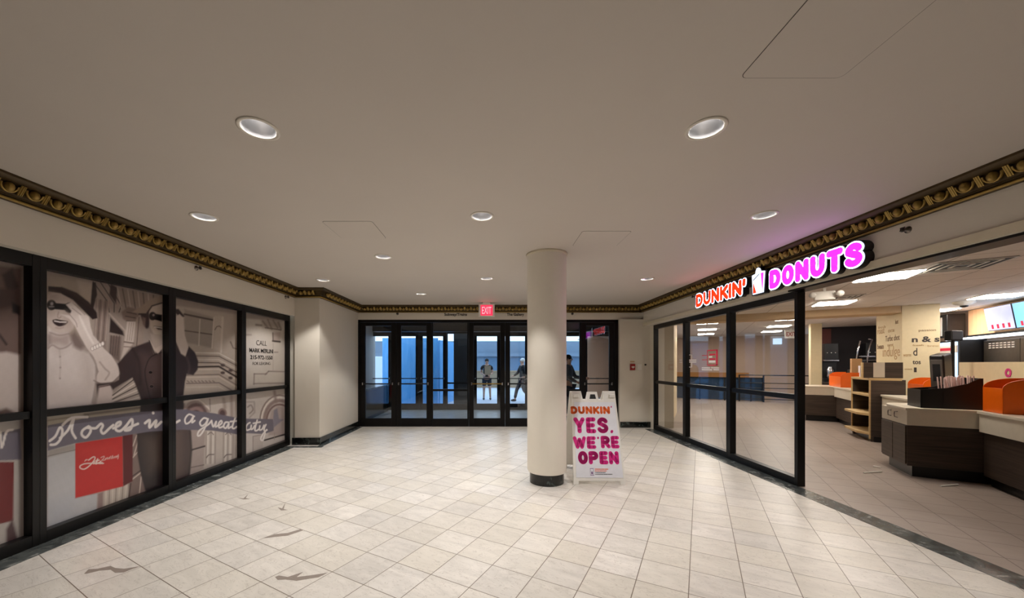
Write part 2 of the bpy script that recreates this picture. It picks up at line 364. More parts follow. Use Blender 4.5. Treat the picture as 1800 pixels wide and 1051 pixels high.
# crown moulding: egg and dart, mitred round the room
PROF = [(0, 2.732), (.026, 2.732), (.034, 2.745), (.026, 2.758), (.036, 2.762), (.036, 2.772), (.048, 2.776), (.052, 2.786), (.060, 2.82), (.070, 2.850), (.100, 2.853), (.125, 2.862), (.142, 2.882), (.142, 2.90), (0, 2.90)]
PATH = [(XL, -3.55), (XL, 6.93), (-3.20, 6.93), (-3.20, YB), (XR, YB), (XR, -3.55)]
def crown():
    n = len(PATH); dirs = [(Vector(PATH[i+1]) - Vector(PATH[i])).normalized() for i in range(n-1)]
    nor = [Vector((d.y, -d.x)) for d in dirs]     # room side
    def miter(i):
        if i == 0: return nor[0]
        if i == n-1: return nor[-1]
        a, b = nor[i-1], nor[i]; s = (a + b).normalized(); return s / s.dot(a)
    for i in range(n-1):
        b = MB(); rings = []
        for k in (i, i+1):
            mt = miter(k)
            rings.append([b.bm.verts.new((PATH[k][0] + mt.x*d, PATH[k][1] + mt.y*d, z)) for d, z in PROF])
        for j in range(len(PROF)):
            b.bm.faces.new((rings[0][j], rings[0][(j+1) % len(PROF)], rings[1][(j+1) % len(PROF)], rings[1][j]))
        base_o = b; b = MB()
        p0, d, nn = Vector(PATH[i]), dirs[i], nor[i]; ln = (Vector(PATH[i+1]) - p0).length
        cnt = max(1, int((ln - .1) / .153)); s0 = (ln - (cnt-1) * .153) / 2
        ang = math.atan2(d.y, d.x); rot = Matrix.Rotation(ang, 3, 'Z')
        for k in range(cnt):
            t = s0 + k * .153; c = p0 + d * t + nn * .083
            if ln > 8 and (p0 + d*t).y < -.2 and abs(d.y) > .5: continue
            b.sph((c.x, c.y, 2.815), 1, 10, (.029, .036, .037), rot)
            # shell round the egg
            pts = []
            for q in range(9):
                a = math.pi * (q / 8) + math.pi
                w_ = p0 + d * (t + .052 * math.cos(a)) + nn * (.070 + .022 * (1 + math.sin(a)) * .9 + .004)
                pts.append((w_.x, w_.y, 2.833 + .052 * math.sin(a)))
            b.tube(pts, .007, 5)
            for off in (-.012, .012, 0):
                tt = t + .0765 + off; q0 = p0 + d * tt + nn * .062; q1 = p0 + d * tt + nn * .104
                if tt < ln - .03: b.tube([(q0.x, q0.y, 2.782), (q1.x, q1.y, 2.852)], .0055 if off else .008, 5)
        o = base_o.build('trim_%d' % (i+1), M['gold_dark'], smooth='angle')
        b.build('egg_and_dart', M['gold'], o, smooth='angle')
        bd = MB(); k0, k1 = miter(i), miter(i+1); A_, B_ = Vector(PATH[i]) + k0*.030, Vector(PATH[i+1]) + k1*.030
        bd.tube([(A_.x, A_.y, 2.745), (B_.x, B_.y, 2.745)], .012, 8); bd.build('bead', M['gold'], o, smooth=True)
        struct(o, ['gold egg-and-dart cornice along left wall', 'short gold cornice over the left wall return', 'gold cornice from left return to door wall', 'gold cornice above the entrance doors', 'gold cornice above the lit shop sign'][i])
crown()

# ceiling access panels
for i, (x0, x1, y0, y1, lb) in enumerate([(1.213, 1.709, 1.30, 1.823, 'large ceiling access panel near the top right corner'), (-1.666, -1.17, 3.65, 4.15, 'ceiling access panel left of the centre downlight'), (.956, 1.478, 3.92, 4.41, 'ceiling access panel right beside the round column')]):
    t = thing('access_panel', lb, 'access panel', ((x0+x1)/2, (y0+y1)/2, ZC))
    hx, hy = (x1-x0)/2, (y1-y0)/2
    def rr(hx, hy, r):
        return [(sx*(hx-r) + r*math.cos(a), sy*(hy-r) + r*math.sin(a)) for sx, sy, a0 in ((1,1,0),(-1,1,90),(-1,-1,180),(1,-1,270)) for a in [R(a0+q*22.5) for q in range(5)]]
    MB().prism(rr(hx, hy, .03), -.0012, 0).build('gap_frame', M['gap'], t)
    MB().prism(rr(hx-.003, hy-.003, .028), -.0022, -.0012).build('panel', M['ceil'], t)

# ------------------------------------------------------------------ recessed downlights
dl = None
WHERE = ['recessed downlight nearest on the left, big oval above the mural', 'recessed downlight nearest on the right, between column and shop sign',
 'recessed downlight close to the left cornice, second row', 'recessed downlight in the middle of the second row', 'recessed downlight on the right of the second row, in the purple glow',
 'recessed downlight alone between second row and far row, left of centre', 'recessed downlight at far left above the wall return', 'recessed downlight just in front of the exit sign',
 'recessed downlight at far right of the column', 'smallest recessed downlight, nearest the doors left of the exit sign', 'recessed downlight hidden behind the round column']
for i, (x, y) in enumerate(LIGHTS):
    if dl is None:
        dl = t = thing('recessed_downlight', WHERE[i], 'ceiling light', (x, y, ZC), 0, 'recessed ceiling downlights')
        MB().lathe([(HR, 0), (HR, -.004), (HR+.012, -.008), (HR+.022, -.005), (HR+.022, 0)], 40).build('trim_ring', M['ring'], t, smooth=True)
        MB().lathe([(HR, -.002), (HR-.006, .02), (HR-.016, .06), (HR-.03, .10), (HR-.035, .125)], 40).build('reflector', M['reflector'], t, smooth=True)
        MB().lathe([(.001, .118), (HR-.04, .120), (HR-.037, .123)], 28).build('lamp', M['bulb'], t)
        MB().lathe([(HR-.001, .0), (HR+.004, .0), (HR+.004, .15), (.001, .15)], 32).build('housing', M['black'], t)
        ld = bpy.data.lights.new('spot', 'SPOT'); ld.energy = P_SPOT; ld.color = SPOT_COL; ld.spot_size = R(106); ld.spot_blend = .25; ld.shadow_soft_size = .055
        sp = bpy.data.objects.new('lamp_light', ld); COL.objects.link(sp); sp.parent = t; sp.location = (0, 0, .03)
    else:
        t = copy_tree(dl); t.location = (x, y, ZC); t['label'] = WHERE[i]

# ------------------------------------------------------------------ round column
t = thing('round_column', 'thick round cream column with black marble foot, left of the sandwich board', 'column', (.706, 4.765, 0)); t['kind'] = 'thing'
MB().lathe([(.238, .14), (.247, .16), (.247, 2.872)], 64).build('shaft', M['column'], t, smooth=True)
MB().lathe([(.248, 2.868), (.256, 2.872), (.258, 2.888), (.262, 2.8995), (.2, 2.8995)], 64).build('collar', M['lip'], t, smooth=True)
MB().lathe([(.216, 0), (.216, .135), (.205, .145), (.15, .145)], 48).build('base', M['nero'], t, smooth='angle')

# ------------------------------------------------------------------ left shopfront with printed mural
GX = -3.82
def bay_left(n, y0, y1, lb):
    r = sroot('window_%d' % n, (-3.79, (y0+y1)/2, 0), 0, lb); hw = (y1-y0)/2
    f = MB()
    f.box(-.05, .045, -hw, -hw+.05, 0, 2.40).box(-.05, .045, hw-.05, hw, 0, 2.40)
    f.box(-.05, .044, -hw+.05, hw-.05, 0, .10).box(-.05, .044, -hw+.05, hw-.05, 2.30, 2.40)
    f.build('frame', M['black'], r, bevel=.003)
    MB().box(-.03, .03, -hw+.05, hw-.05, 1.055, 1.115).build('mid_rail', M['black'], r, bevel=.003)
    for z0, z1 in ((.10, 1.055), (1.115, 2.30)):
        MB().box(-.040, -.034, -hw+.05, hw-.05, z0, z1).build('pane', M['black'], r)
BL = [(1.80, 3.09), (3.09, 4.375), (4.375, 5.64), (5.64, 6.93)]
for i, (a, b) in enumerate([(-.8, .5), (.5, 1.80)] + BL):
    bay_left(i+1, a, b, ['left shopfront bay behind the viewer', 'left shopfront bay beside the viewer', 'nearest left shopfront bay cut by the photo edge', 'left shopfront bay with the red bag', 'left shopfront bay with the word great', 'far left shopfront bay with the phone number'][i])

class Paint:
    """colours the points of the print; shapes are given in the coordinates of close-up views of the mural"""
    def __init__(s, Y, Z):
        s.px = 864 + 655 * GX / Y; s.py = 640 - (Z - 1.5) * 655 / Y
        s.col = np.zeros((len(Y), 3))
    def fill(s, c): s.col[:] = C(*c)[:3]
    def _d(s, pts, closed, idx):
        x, y = s.px[idx], s.py[idx]; d2 = np.full(len(x), 1e9); ins = np.zeros(len(x), bool); n = len(pts)
        for i in range(n if closed else n-1):
            x0, y0 = pts[i]; x1, y1 = pts[(i+1) % n]; dx, dy = x1-x0, y1-y0; L = dx*dx + dy*dy + 1e-9
            t = np.clip(((x-x0)*dx + (y-y0)*dy) / L, 0, 1)
            d2 = np.minimum(d2, (x-x0-t*dx)**2 + (y-y0-t*dy)**2)
            if closed and y0 != y1:
                c = ((y0 > y) != (y1 > y)) & (x < (x1-x0) * (y-y0) / (y1-y0) + x0); ins ^= c
        d = np.sqrt(d2); return np.where(ins, -d, d)
    def _sub(s, pts, m):
        xs = [p[0] for p in pts]; ys = [p[1] for p in pts]
        return np.nonzero((s.px > min(xs)-m) & (s.px < max(xs)+m) & (s.py > min(ys)-m) & (s.py < max(ys)+m))[0]
    def mix(s, idx, a, c):
        s.col[idx] = s.col[idx] * (1-a)[:, None] + np.array(C(*c)[:3]) * a[:, None]
    def poly(s, pts, c, soft=1.0, alpha=1.0, smooth=False):
        if smooth: pts = cat(pts)
        idx = s._sub(pts, soft*2)
        if len(idx): s.mix(idx, alpha * np.clip(.5 - s._d(pts, True, idx) / (2*soft), 0, 1), c)
    def line(s, pts, wd, c, soft=.6, alpha=1.0, smooth=False):
        if smooth: pts = cat(pts, False)
        idx = s._sub(pts, wd + soft*2)
        if len(idx): s.mix(idx, alpha * np.clip(.5 - (s._d(pts, False, idx) - wd/2) / (2*soft), 0, 1), c)
def cat(p, closed=True, k=4):
    n = len(p); out = []
    for i in range(n if closed else n-1):
        g = lambda j: p[j % n] if closed else p[max(0, min(n-1, j))]
        a, b, c, d = g(i-1), g(i), g(i+1), g(i+2)
        for q in range(k):
            t = q/k
            out.append(tuple(.5*((2*b[m]) + (-a[m]+c[m])*t + (2*a[m]-5*b[m]+4*c[m]-d[m])*t*t + (-a[m]+3*b[m]-3*c[m]+d[m])*t**3) for m in (0, 1)))
    if not closed: out.append(tuple(p[-1]))
    return out
def Z(ox, oy, k):
    return lambda *v: [(ox + v[i]/k, oy + v[i+1]/k) for i in range(0, len(v), 2)]
z5 = Z(80, 470, 4.205); z6 = Z(80, 690, 4.379); z2 = Z(300, 540, 3.285); z7 = Z(425, 560, 4.375); z3 = Z(0, 440, 1.877)
def ell(zf, cx, cy, rx, ry): return zf(*[v for k in range(16) for v in (cx + rx*math.cos(k*math.pi/8), cy + ry*math.sin(k*math.pi/8))])

LT = (236, 228, 224); BAN = (112, 106, 118)
def letters(p, zf, k, strokes, wd):
    for s_ in strokes: p.line(zf(*s_), wd, LT, .7, 1, True)
def paint_all(p):
    p.fill((150, 136, 128))
    # ---- bay with the two women, upper
    p.poly(z5(18,30, 350,110, 330,520, 18,520), (158,144,132), 6)
    p.poly(z5(230,90, 345,110, 335,330, 270,250), (176,160,148), 3)
    for i in range(5): p.line(z5(350+i*26,105, 455+i*26,250+i*8, 470+i*18,330), 3.2 if i % 2 else 1.6, (52,40,40) if i % 2 == 0 else (150,132,124), .8)
    p.poly(z5(345,110, 370,110, 380,200, 345,330, 330,290), (48,38,38), 1.2)
    p.poly(z5(480,120, 530,150, 520,270, 470,200), (58,46,46), 1.5)
    p.poly(z5(370,230, 470,250, 440,600, 360,500), (132,115,108), 2)
    for i in range(5): p.line(z5(385+i*20,240, 365+i*19,540), 1.2, (88,74,70) if i % 2 else (168,152,142), .8)
    p.poly(z5(478,370, 570,470, 580,505, 470,480), (44,34,34), 1.5)
    p.line(z5(470,340, 590,470, 590,500), 2.5, (172,156,146), .8)
    p.poly(z5(475,500, 560,510, 545,700, 465,640), (112,96,90), 2)
    for i in range(4): p.line(z5(485+i*20,505, 475+i*18,650), 1.2, (82,68,64), .8)
    p.poly(z5(540,150, 860,210, 860,330, 700,300, 560,260), (140,124,114), 3)
    for i in range(9): p.line(z5(530+i*38,150+i*8, 560+i*34,300), 1.6, (78,64,60) if i % 2 else (178,162,150), 1)
    p.poly(z5(560,330, 610,290, 680,310, 700,340, 665,400, 600,400, 570,380), (122,104,96), 1.5)
    for k in ((600,330,670,345),(590,360,670,375),(600,395,665,400)): p.line(z5(*k), 1.6, (72,58,54), .8)
    p.poly(z5(602,400, 666,400, 648,560, 600,620, 550,700, 575,590), (190,175,166), 1.5)
    for i in range(3): p.line(z5(618+i*16,410, 602+i*16,540), .9, (140,124,116), .8)
    p.line(z5(580,550, 650,560), 2.5, (120,104,98), .8); p.line(z5(578,585, 645,590), 1.5, (130,112,106), .8)
    p.poly(z5(670,370, 730,350, 720,570, 660,590), (150,134,124), 2); p.line(z5(690,370, 672,580), 1.4, (92,76,72), .8)
    # woman with hat, face, binoculars
    p.poly(z5(18,200, 200,210, 230,300, 212,430, 165,485, 100,498, 45,470, 18,440), (186,170,162), 2, 1, True)
    p.poly(z5(18,440, 45,470, 100,498, 165,485, 185,540, 230,600, 330,640, 372,720, 372,860, 340,1015, 18,1048), (208,196,192), 3)
    p.poly(z5(40,500, 160,505, 150,600, 80,640), (188,174,170), 8, .8, True)
    p.poly(z5(200,580, 330,640, 350,850, 300,900, 260,700), (184,170,164), 12, .7, True)
    p.poly(z5(18,700, 80,720, 60,960, 18,980), (196,184,180), 10, .6)
    p.line(z5(30,480, 100,502, 170,490), 1.8, (112,94,90), 1.5, .8, True)
    p.poly(z5(18,138, 120,145, 230,188, 320,258, 378,335, 382,375, 345,385, 280,320, 200,240, 110,192, 18,178), (40,28,30), 1.2, 1, False)
    p.poly(z5(120,150, 230,195, 320,268, 340,300, 230,220), (66,50,50), 4, .7)
    p.poly(ell(z5,42,278,36,40), (14,10,12), 1); p.poly(ell(z5,178,298,42,40), (14,10,12), 1)
    p.poly(z5(60,262, 160,270, 160,318, 60,308), (18,14,16), 1)
    p.poly(z5(200,300, 250,345, 230,370, 190,335), (20,14,16), 1)
    for c in ((45,268,11,12),(182,292,10,12),(42,290,20,4)): p.poly(ell(z5,*c), (170,160,160), 1.2, .8)
    p.poly(z5(48,392, 75,382, 110,388, 165,398, 145,425, 100,436, 65,420), (42,28,30), 1, 1, True)
    p.line(z5(66,396, 105,404, 150,404), 2, (214,202,198), .7)
    p.poly(z5(18,330, 60,340, 50,380, 18,390), (170,152,144), 8, .7); p.line(z5(95,330, 88,365, 100,374, 112,366), 1.2, (132,110,104), 1.2, .8, True)
    p.poly(z5(150,330, 205,380, 190,460, 150,440), (160,142,134), 8, .6); p.line(z5(75,445, 105,450, 130,442), 1.6, (150,130,124), 2, .8, True)
    p.poly(z5(18,185, 60,190, 100,200, 70,235, 18,240), (150,132,124), 6, .6)
    p.poly(z5(35,492, 100,508, 172,490, 178,560, 150,580, 100,560, 50,565, 30,540), (158,140,134), 5, .75, True)
    p.poly(z5(18,500, 34,495, 40,560, 18,590), (120,102,98), 4, .8); p.poly(z5(180,500, 215,470, 290,580, 260,610, 205,585), (112,94,90), 4, .85)
    p.line(z5(18,600, 50,575, 100,600, 150,590, 190,560), 2.4, (150,134,130), 1.2, .9, True)
    p.line(z5(100,600, 108,700, 104,820), 1.6, (170,156,150), 2, .7, True)
    for k in ((106,660),(108,740),(106,820)): p.poly(ell(z5,*k,6,6), (140,124,120), 1, .8)
    p.poly(z5(18,880, 340,900, 340,1015, 18,1048), (182,168,164), 16, .5)
    # raised arm
    arm = z5(150,275, 190,255, 240,300, 320,365, 332,440, 350,500, 400,560, 430,600, 485,650, 542,740, 542,800, 490,850, 410,858, 357,835, 392,770, 352,660, 300,590, 250,500, 215,430, 175,380, 110,345, 180,355, 190,320)
    p.poly(arm, (206,192,186), 1.2)
    p.line(z5(250,360, 300,470, 350,560), 2.4, (236,226,220), 2.5, .8, True)
    for k in ((160,330,220,400,232,440), (195,300,260,350), (215,275,290,350)): p.line(z5(*k), 1.2, (130,110,106), .8, .8, True)
    for k in range(5): p.poly(ell(z5,345+k*19,600-k*9,11,15), (232,222,216), 1, .9); p.line(ell(z5,345+k*19,600-k*9,13,16), .8, (120,104,100), .6, .8)
    p.line(z5(400,700, 440,750, 470,780, 440,830), 1.6, (136,118,112), 2, .8, True)
    p.line(z5(357,835, 410,860, 490,850, 545,800), 1.8, (110,92,88), 1.5, .8, True)
    p.line(z5(330,640, 372,720, 368,860, 345,1000), 2, (140,124,118), 2, .8, True)
    p.poly(z5(372,858, 500,850, 500,900, 385,960), (52,38,38), 2)
    p.poly(z5(395,880, 480,865, 495,920, 500,1002, 375,1015), (194,178,172), 2)
    p.line(z5(395,885, 480,868), 2, (90,64,64), 1)
    # stairs
    p.poly(z5(490,940, 645,810, 710,990, 490,1005), (178,164,154), 1.5)
    for i in range(7): p.line(z5(495,945+i*14, 650+i*9,830+i*26), 1.7, (64,50,48) if i % 2 == 0 else (214,200,190), .7)
    # second woman
    p.poly(z5(700,330, 740,290, 770,310, 765,430, 740,450, 715,390), (58,44,44), 1.5, 1, True)
    p.poly(z5(762,290, 860,255, 860,505, 800,495, 770,440), (184,168,156), 1.5)
    p.poly(z5(775,490, 860,500, 860,640, 800,610), (170,154,144), 2)
    p.poly(z5(640,330, 700,290, 780,232, 860,205, 860,262, 780,285, 745,345, 690,340), (150,132,118), 1.5)
    p.line(z5(690,345, 745,345, 785,285, 860,262), 2.5, (48,36,36), 1)
    p.poly(ell(z5,790,360,27,32), (16,12,14), 1); p.poly(z5(800,340, 860,350, 860,402, 800,385), (16,12,14), 1); p.poly(ell(z5,797,352,8,8), (150,140,138), 1)
    p.poly(z5(798,432, 860,440, 860,462, 830,460), (64,44,44), 1); p.line(z5(806,440, 858,448), 1.5, (220,210,204), .6)
    p.poly(z5(715,365, 740,375, 735,440, 718,420), (120,100,92), 1.5)
    p.poly(z5(860,600, 800,640, 770,545, 640,592, 585,650, 530,712, 548,780, 540,830, 470,865, 500,900, 640,815, 665,870, 712,1000, 860,975), (60,47,47), 1.5)
    p.poly(z5(700,640, 800,650, 860,640, 860,860, 760,900, 700,760), (88,70,68), 10, .8)
    p.poly(z5(768,535, 800,610, 830,640, 860,600, 860,570, 810,600), (186,168,158), 1.2); p.line(z5(765,540, 805,640), 1.5, (30,22,22), .8)
    p.line(z5(858,628, 780,660, 745,720, 735,800, 770,960), 1.6, (30,22,24), 1, .9, True)
    for c in ((775,776),(782,880)): p.poly(ell(z5,*c,20,15), (22,15,16), 1); p.line(ell(z5,*c,17,13), .8, (110,92,88), .6)
    p.line(z5(640,600, 690,700, 700,860), 2.5, (34,25,26), 3, .7, True)
    # ---- same bay, lower
    p.poly(z6(15,180, 330,150, 735,90, 735,160, 330,200, 15,260), (178,168,152), 2)
    p.line(z6(15,215, 330,170), 2, (140,128,114), 1); p.line(z6(300,170, 740,115), 4, (88,72,68), 2, .8)
    p.poly(z6(15,430, 230,385, 228,812, 420,770, 400,905, 15,1048), (190,188,190), 2)
    p.poly(z6(15,440, 230,392, 228,440, 15,500), (164,156,150), 3); p.line(z6(15,490, 228,440), 1.2, (118,110,106), .8)
    p.poly(z6(15,850, 200,800, 220,960, 15,1048), (176,178,186), 14, .6)
    p.poly(z6(400,760, 640,690, 635,815, 395,905), (196,182,170), 2)
    p.poly(z6(400,775, 445,760, 440,890, 395,905), (150,126,122), 2)
    for i in range(7): p.line(z6(465+i*26,750-i*9, 462+i*25,880-i*9), 1.5, (140,126,118) if i % 2 else (222,210,200), 1)
    p.poly(z6(665,320, 740,300, 760,600, 790,800, 640,820, 640,700, 668,680), (128,108,102), 2)
    for k in ((700,330,672,410),(715,360,680,480),(705,460,672,498),(740,610,600,720),(735,650,720,790),(770,760,735,780)): p.line(z6(*k), 1.8, (206,188,176), .8)
    for k in ((730,600,590,700),(655,700,640,810)): p.line(z6(*k), 1.8, (60,40,40), .8)
    p.poly(z6(228,392, 592,335, 597,722, 228,812), (196,42,40), 1)
    p.poly(z6(270,430, 550,390, 550,440, 270,480), (214,64,56), 9, .5)
    p.poly(z6(592,328, 670,318, 670,682, 597,722), (92,26,30), 1)
    p.poly(z6(735,60, 1060,40, 1060,670, 775,790, 730,620, 705,470, 702,320), (46,36,38), 1.5)
    p.poly(z6(745,350, 885,330, 900,560, 800,600), (92,76,68), 14, .7)
    p.poly(z6(960,100, 1060,60, 1060,660, 1000,690), (134,112,104), 8, .8)
    # ---- third bay (skirt, arches, cornice)
    p.poly(z2(22,-10, 382,40, 382,490, 22,520), (176,162,150), 2)
    p.poly(z2(78,10, 252,60, 240,236, 80,202), (152,140,130), 2)
    p.line(z2(78,40, 245,74), 3, (72,58,54), 1); p.line(z2(80,135, 243,158), 2, (92,78,72), .8); p.line(z2(168,70, 162,220), 1.6, (196,184,172), .8)
    p.line(z2(250,60, 238,236), 2.2, (204,190,178), 1)
    p.poly(z2(255,50, 300,50, 285,250, 245,240), (186,172,160), 2); p.line(z2(255,130, 265,112, 280,108, 296,122), 1.6, (110,94,88), .8)
    p.line(z2(300,60, 290,260), 3, (206,192,180), 1.5); p.line(z2(345,200, 360,235, 380,240), 2, (110,94,88), 1)
    for i, yy in enumerate((262, 280, 300, 318, 346, 362, 392, 405, 440, 462)):
        cc = [(206,194,182), (120,104,96), (196,182,170), (104,88,82), (60,46,44), (200,186,172), (130,114,106), (196,180,168), (120,104,98), (190,176,164)][i]
        p.line(z2(90, yy, 278, yy-(4 if i > 3 else -3), 382, yy+58), 3.0 if i in (4,) else 2.0, cc, .8)
    for i in range(8): p.line(z2(95+i*21,425, 105+i*21,432), 2, (128,112,104), .8)
    for k in ((300,335),(345,365),(300,378),(345,408)): p.poly(ell(z2,*k,13,9), (92,76,72), 1.2)
    p.poly(z2(22,10, 45,10, 80,52, 60,62, 22,30), (44,32,34), 1.2)
    p.poly(z2(22,60, 50,40, 72,60, 80,160, 108,250, 88,282, 60,268, 22,180), (202,188,178), 1.2)
    p.poly(z2(22,182, 58,268, 84,285, 104,225, 140,262, 158,310, 155,360, 130,392, 92,385, 82,430, 72,520, 75,600, 22,600), (52,41,42), 1.2)
    p.line(z2(92,290, 108,340, 100,385), 3, (86,70,68), 2, .8, True)
    # lower
    p.poly(z2(75,530, 382,495, 382,890, 110,975, 120,700), (198,186,178), 2)
    p.poly(ell(z2,148,618,78,86), (158,140,134), 1.5); p.poly(ell(z2,146,620,64,68), (110,88,86), 1.5); p.poly(ell(z2,146,622,48,50), (146,120,116), 1.5); p.poly(ell(z2,146,625,30,32), (84,62,62), 1.5)
    p.line(z2(80,548, 160,535, 225,590), 3, (222,210,200), 1.2, .9, True)
    p.poly(ell(z2,298,612,26,30), (140,118,112), 1.2); p.poly(ell(z2,298,614,16,20), (92,70,70), 1.2)
    p.line(z2(225,530, 228,600), 2, (150,134,126), 1); p.line(z2(350,505, 352,640), 5, (166,150,142), 2); p.line(z2(305,530, 312,580), 6, (160,144,134), 2, .8)
    p.poly(z2(118,700, 200,715, 195,800, 120,822), (170,154,148), 1.5); p.poly(z2(122,830, 195,808, 190,930, 112,970), (176,160,154), 1.5)
    p.line(z2(120,824, 196,802), 3, (62,46,46), .8); p.line(z2(118,925, 190,910), 1.6, (110,94,90), .8)
    for x in (205, 232, 258, 305, 330, 360): p.line(z2(x,720, x-3,900), 2.2, (168,154,146), 1)
    for x in (215, 245, 318, 345): p.line(z2(x,720, x-3,900), 3, (222,212,204), 1)
    for x in (228, 330): p.line(z2(x-22,868, x-8,852, x+20,850), 1.8, (110,94,90), .8, 1, True); p.line(z2(x-14,735, x+4,722, x+18,735), 1.6, (120,104,100), .8, 1, True)
    p.poly(z2(22,700, 115,704, 122,820, 116,900, 108,975, 22,1006), (84,69,67), 1.5)
    p.poly(z2(22,720, 60,720, 60,960, 22,990), (108,90,84), 8, .7); p.line(z2(112,720, 119,830, 106,960), 3, (40,30,30), 2, .8)
    # ---- fourth bay
    p.poly(z7(22,0, 330,20, 330,525, 22,545), (190,180,170), 2)
    p.poly(z7(150,5, 300,20, 300,70, 160,70), (150,136,126), 4, .8)
    for k in ((160,20,200,70),(200,10,230,80),(240,15,275,70),(280,30,300,80)): p.line(z7(*k), 2.5, (104,88,82), 1.5, .8)
    p.line(z7(110,48, 150,52), 3, (110,94,90), 1.5); p.line(z7(180,70, 255,80, 300,88), 2, (96,80,76), 1)
    p.poly(z7(238,110, 300,100, 292,175, 240,170), (168,152,144), 2); p.line(z7(238,172, 292,178), 3.2, (60,46,44), .8); p.line(z7(238,110, 240,170), 1.8, (90,74,70), .8)
    p.line(z7(30,125, 70,125), 2.4, (140,124,116), 1.5); p.poly(ell(z7,110,270,95,120), (208,200,194), 14, .8)
    for k in ((205,405,328,408),(95,425,190,425),(92,500,328,495),(250,258,276,258),(95,425,92,505),(205,405,180,430)): p.line(z7(*k), 1.8, (120,104,100), 1, .9)
    p.line(z7(240,190, 240,400), 1.2, (170,158,150), 1)
    p.poly(z7(22,570, 330,540, 330,930, 22,1050), (202,192,186), 2)
    def arcp(cx, cy, rx, ry): return z7(*[v for q in range(13) for v in (cx - rx*math.cos(q*math.pi/16), cy - ry*math.sin(q*math.pi/16))])
    p.line(arcp(290,790,150,200), 3, (136,118,112), 1.2); p.line(arcp(290,790,138,186), 3, (228,218,210), 1.2); p.line(arcp(290,790,118,160), 6, (150,130,126), 1.5)
    p.line(arcp(290,790,100,130), 3.5, (124,96,94), 1.2); p.poly(z7(205,775, 225,710, 275,672, 330,680, 330,900, 205,900), (176,160,156), 2)
    p.line(z7(250,560, 262,640), 5, (146,128,122), 2, .9); p.line(z7(30,640, 95,640, 98,720, 60,760), 2, (150,136,130), 1.5, .8); p.line(z7(45,680, 70,665, 85,700, 60,730), 2.4, (140,124,118), 1, .9, True)
    p.poly(z7(85,905, 165,890, 160,1000, 85,1020), (190,178,172), 1); p.line(z7(85,1020, 85,905, 165,892), 1.4, (150,136,130), .8)
    p.line(z7(175,935, 330,890), 2.6, (48,36,36), .7); p.line(z7(250,880, 250,930), 1, (160,146,140), .8)
    # ---- nearest bay
    n = p.px < 50
    if n.any():
        p.poly(z3(-400,0, 70,60, 70,1000, -400,1200), (104,84,78), 3)
        p.poly(z3(5,80, 40,60, 62,120, 30,160), (56,42,42), 3); p.poly(z3(-60,120, 60,130, 62,180, -60,210), (74,56,54), 4)
        p.poly(z3(38,170, 66,185, 66,215, 40,205), (24,16,18), 2); p.line(z3(-30,240, 20,310), 4, (40,28,28), 1.5)
        p.poly(z3(-200,360, 20,335, 66,345, 66,545, 20,520, -200,600), (196,182,176), 3)
        p.poly(z3(-200,560, 66,545, 66,1000, -200,1100), (186,178,172), 3)
        p.poly(z3(-200,700, 45,698, 43,892, -200,950), (112,28,30), 1)
        p.poly(z3(20,920, 40,885, 60,960, 20,985), (84,60,62), 3)
    # ---- banner through all bays
    p.poly(z6(15,252, 330,192, 700,150, 1090,128, 1090,282, 800,300, 590,333, 230,388, 15,447), BAN, .8)
    p.poly(z2(10,588, 100,594, 250,612, 392,640, 392,735, 240,712, 10,705), BAN, .8)
    p.poly(z7(15,768, 238,772, 246,800, 244,862, 170,888, 15,880), BAN, .8)
    p.poly(z7(240,772, 246,705, 272,690, 285,770, 322,775, 244,838), (136,130,142), 1.2)
    p.poly(z3(-200,640, 66,588, 70,690, -200,702), BAN, .8)
    # lettering
    L6 = [(30,375, 80,330, 110,265, 125,285, 120,345, 85,390, 40,400, 45,385),
          (110,350, 170,290, 215,200, 200,290, 230,350), (130,250, 200,195, 320,188),
          (330,260, 285,290, 278,325, 310,345, 345,300, 340,265, 320,270, 380,275, 400,262),
          (400,262, 425,240, 440,255, 425,290, 445,315, 490,275, 520,250),
          (520,275, 570,250, 575,225, 545,240, 540,285, 575,295, 620,255),
          (610,270, 660,205, 668,240, 650,285, 610,290, 640,270, 710,240),
          (765,235, 800,212, 800,268, 850,215, 845,265, 890,225)]
    letters(p, z6, 0, [(30,372, 75,335, 108,270, 128,290, 118,350, 80,395, 38,402)] + L6[1:], 4.4)
    p.line(z6(827,155, 828,158), 4.5, LT, .7); p.line(z6(1000,232, 1030,215), 4, LT, .7)
    L2 = [(135,630, 105,618, 82,645, 88,672, 112,660, 130,630, 122,665, 138,655),
          (212,645, 190,640, 168,665, 178,685, 200,672, 215,645, 195,700, 170,738, 155,740, 165,712, 215,678, 235,655),
          (235,655, 245,690, 262,660, 258,690, 275,680), (275,685, 295,668, 290,655, 276,672, 280,695, 302,688),
          (335,665, 315,665, 305,688, 318,698, 335,672, 332,698, 348,690), (372,640, 355,690, 365,700, 380,690), (345,660, 395,655)]
    letters(p, z2, 0, L2, 2.9)
    L7 = [(62,800, 45,810, 32,835, 38,858, 62,850), (72,820, 70,850, 85,845, 98,822), (118,780, 100,850, 110,862, 130,850), (88,805, 140,795),
          (138,825, 135,855, 155,850, 170,820), (185,815, 170,850, 178,880, 160,935, 145,925, 160,890, 190,855)]
    letters(p, z7, 0, L7, 2.6); p.line(z7(192,855, 193,857), 2.4, LT, .6)
    letters(p, z3, 0, [(-30,640, -5,615, 0,600, 5,650, 20,600, 40,592)], 4.2)
    # writing on the bag
    for s_ in ((330,520, 365,495, 380,505, 350,550, 300,588, 265,580, 270,560, 320,545, 445,545), (370,548, 375,530), (390,545, 400,510, 385,548, 410,538), (385,525,412,520), (412,540, 425,528, 415,545, 435,538)):
        p.line(z6(*s_), 1.9, (236,214,206), .6, 1, True)
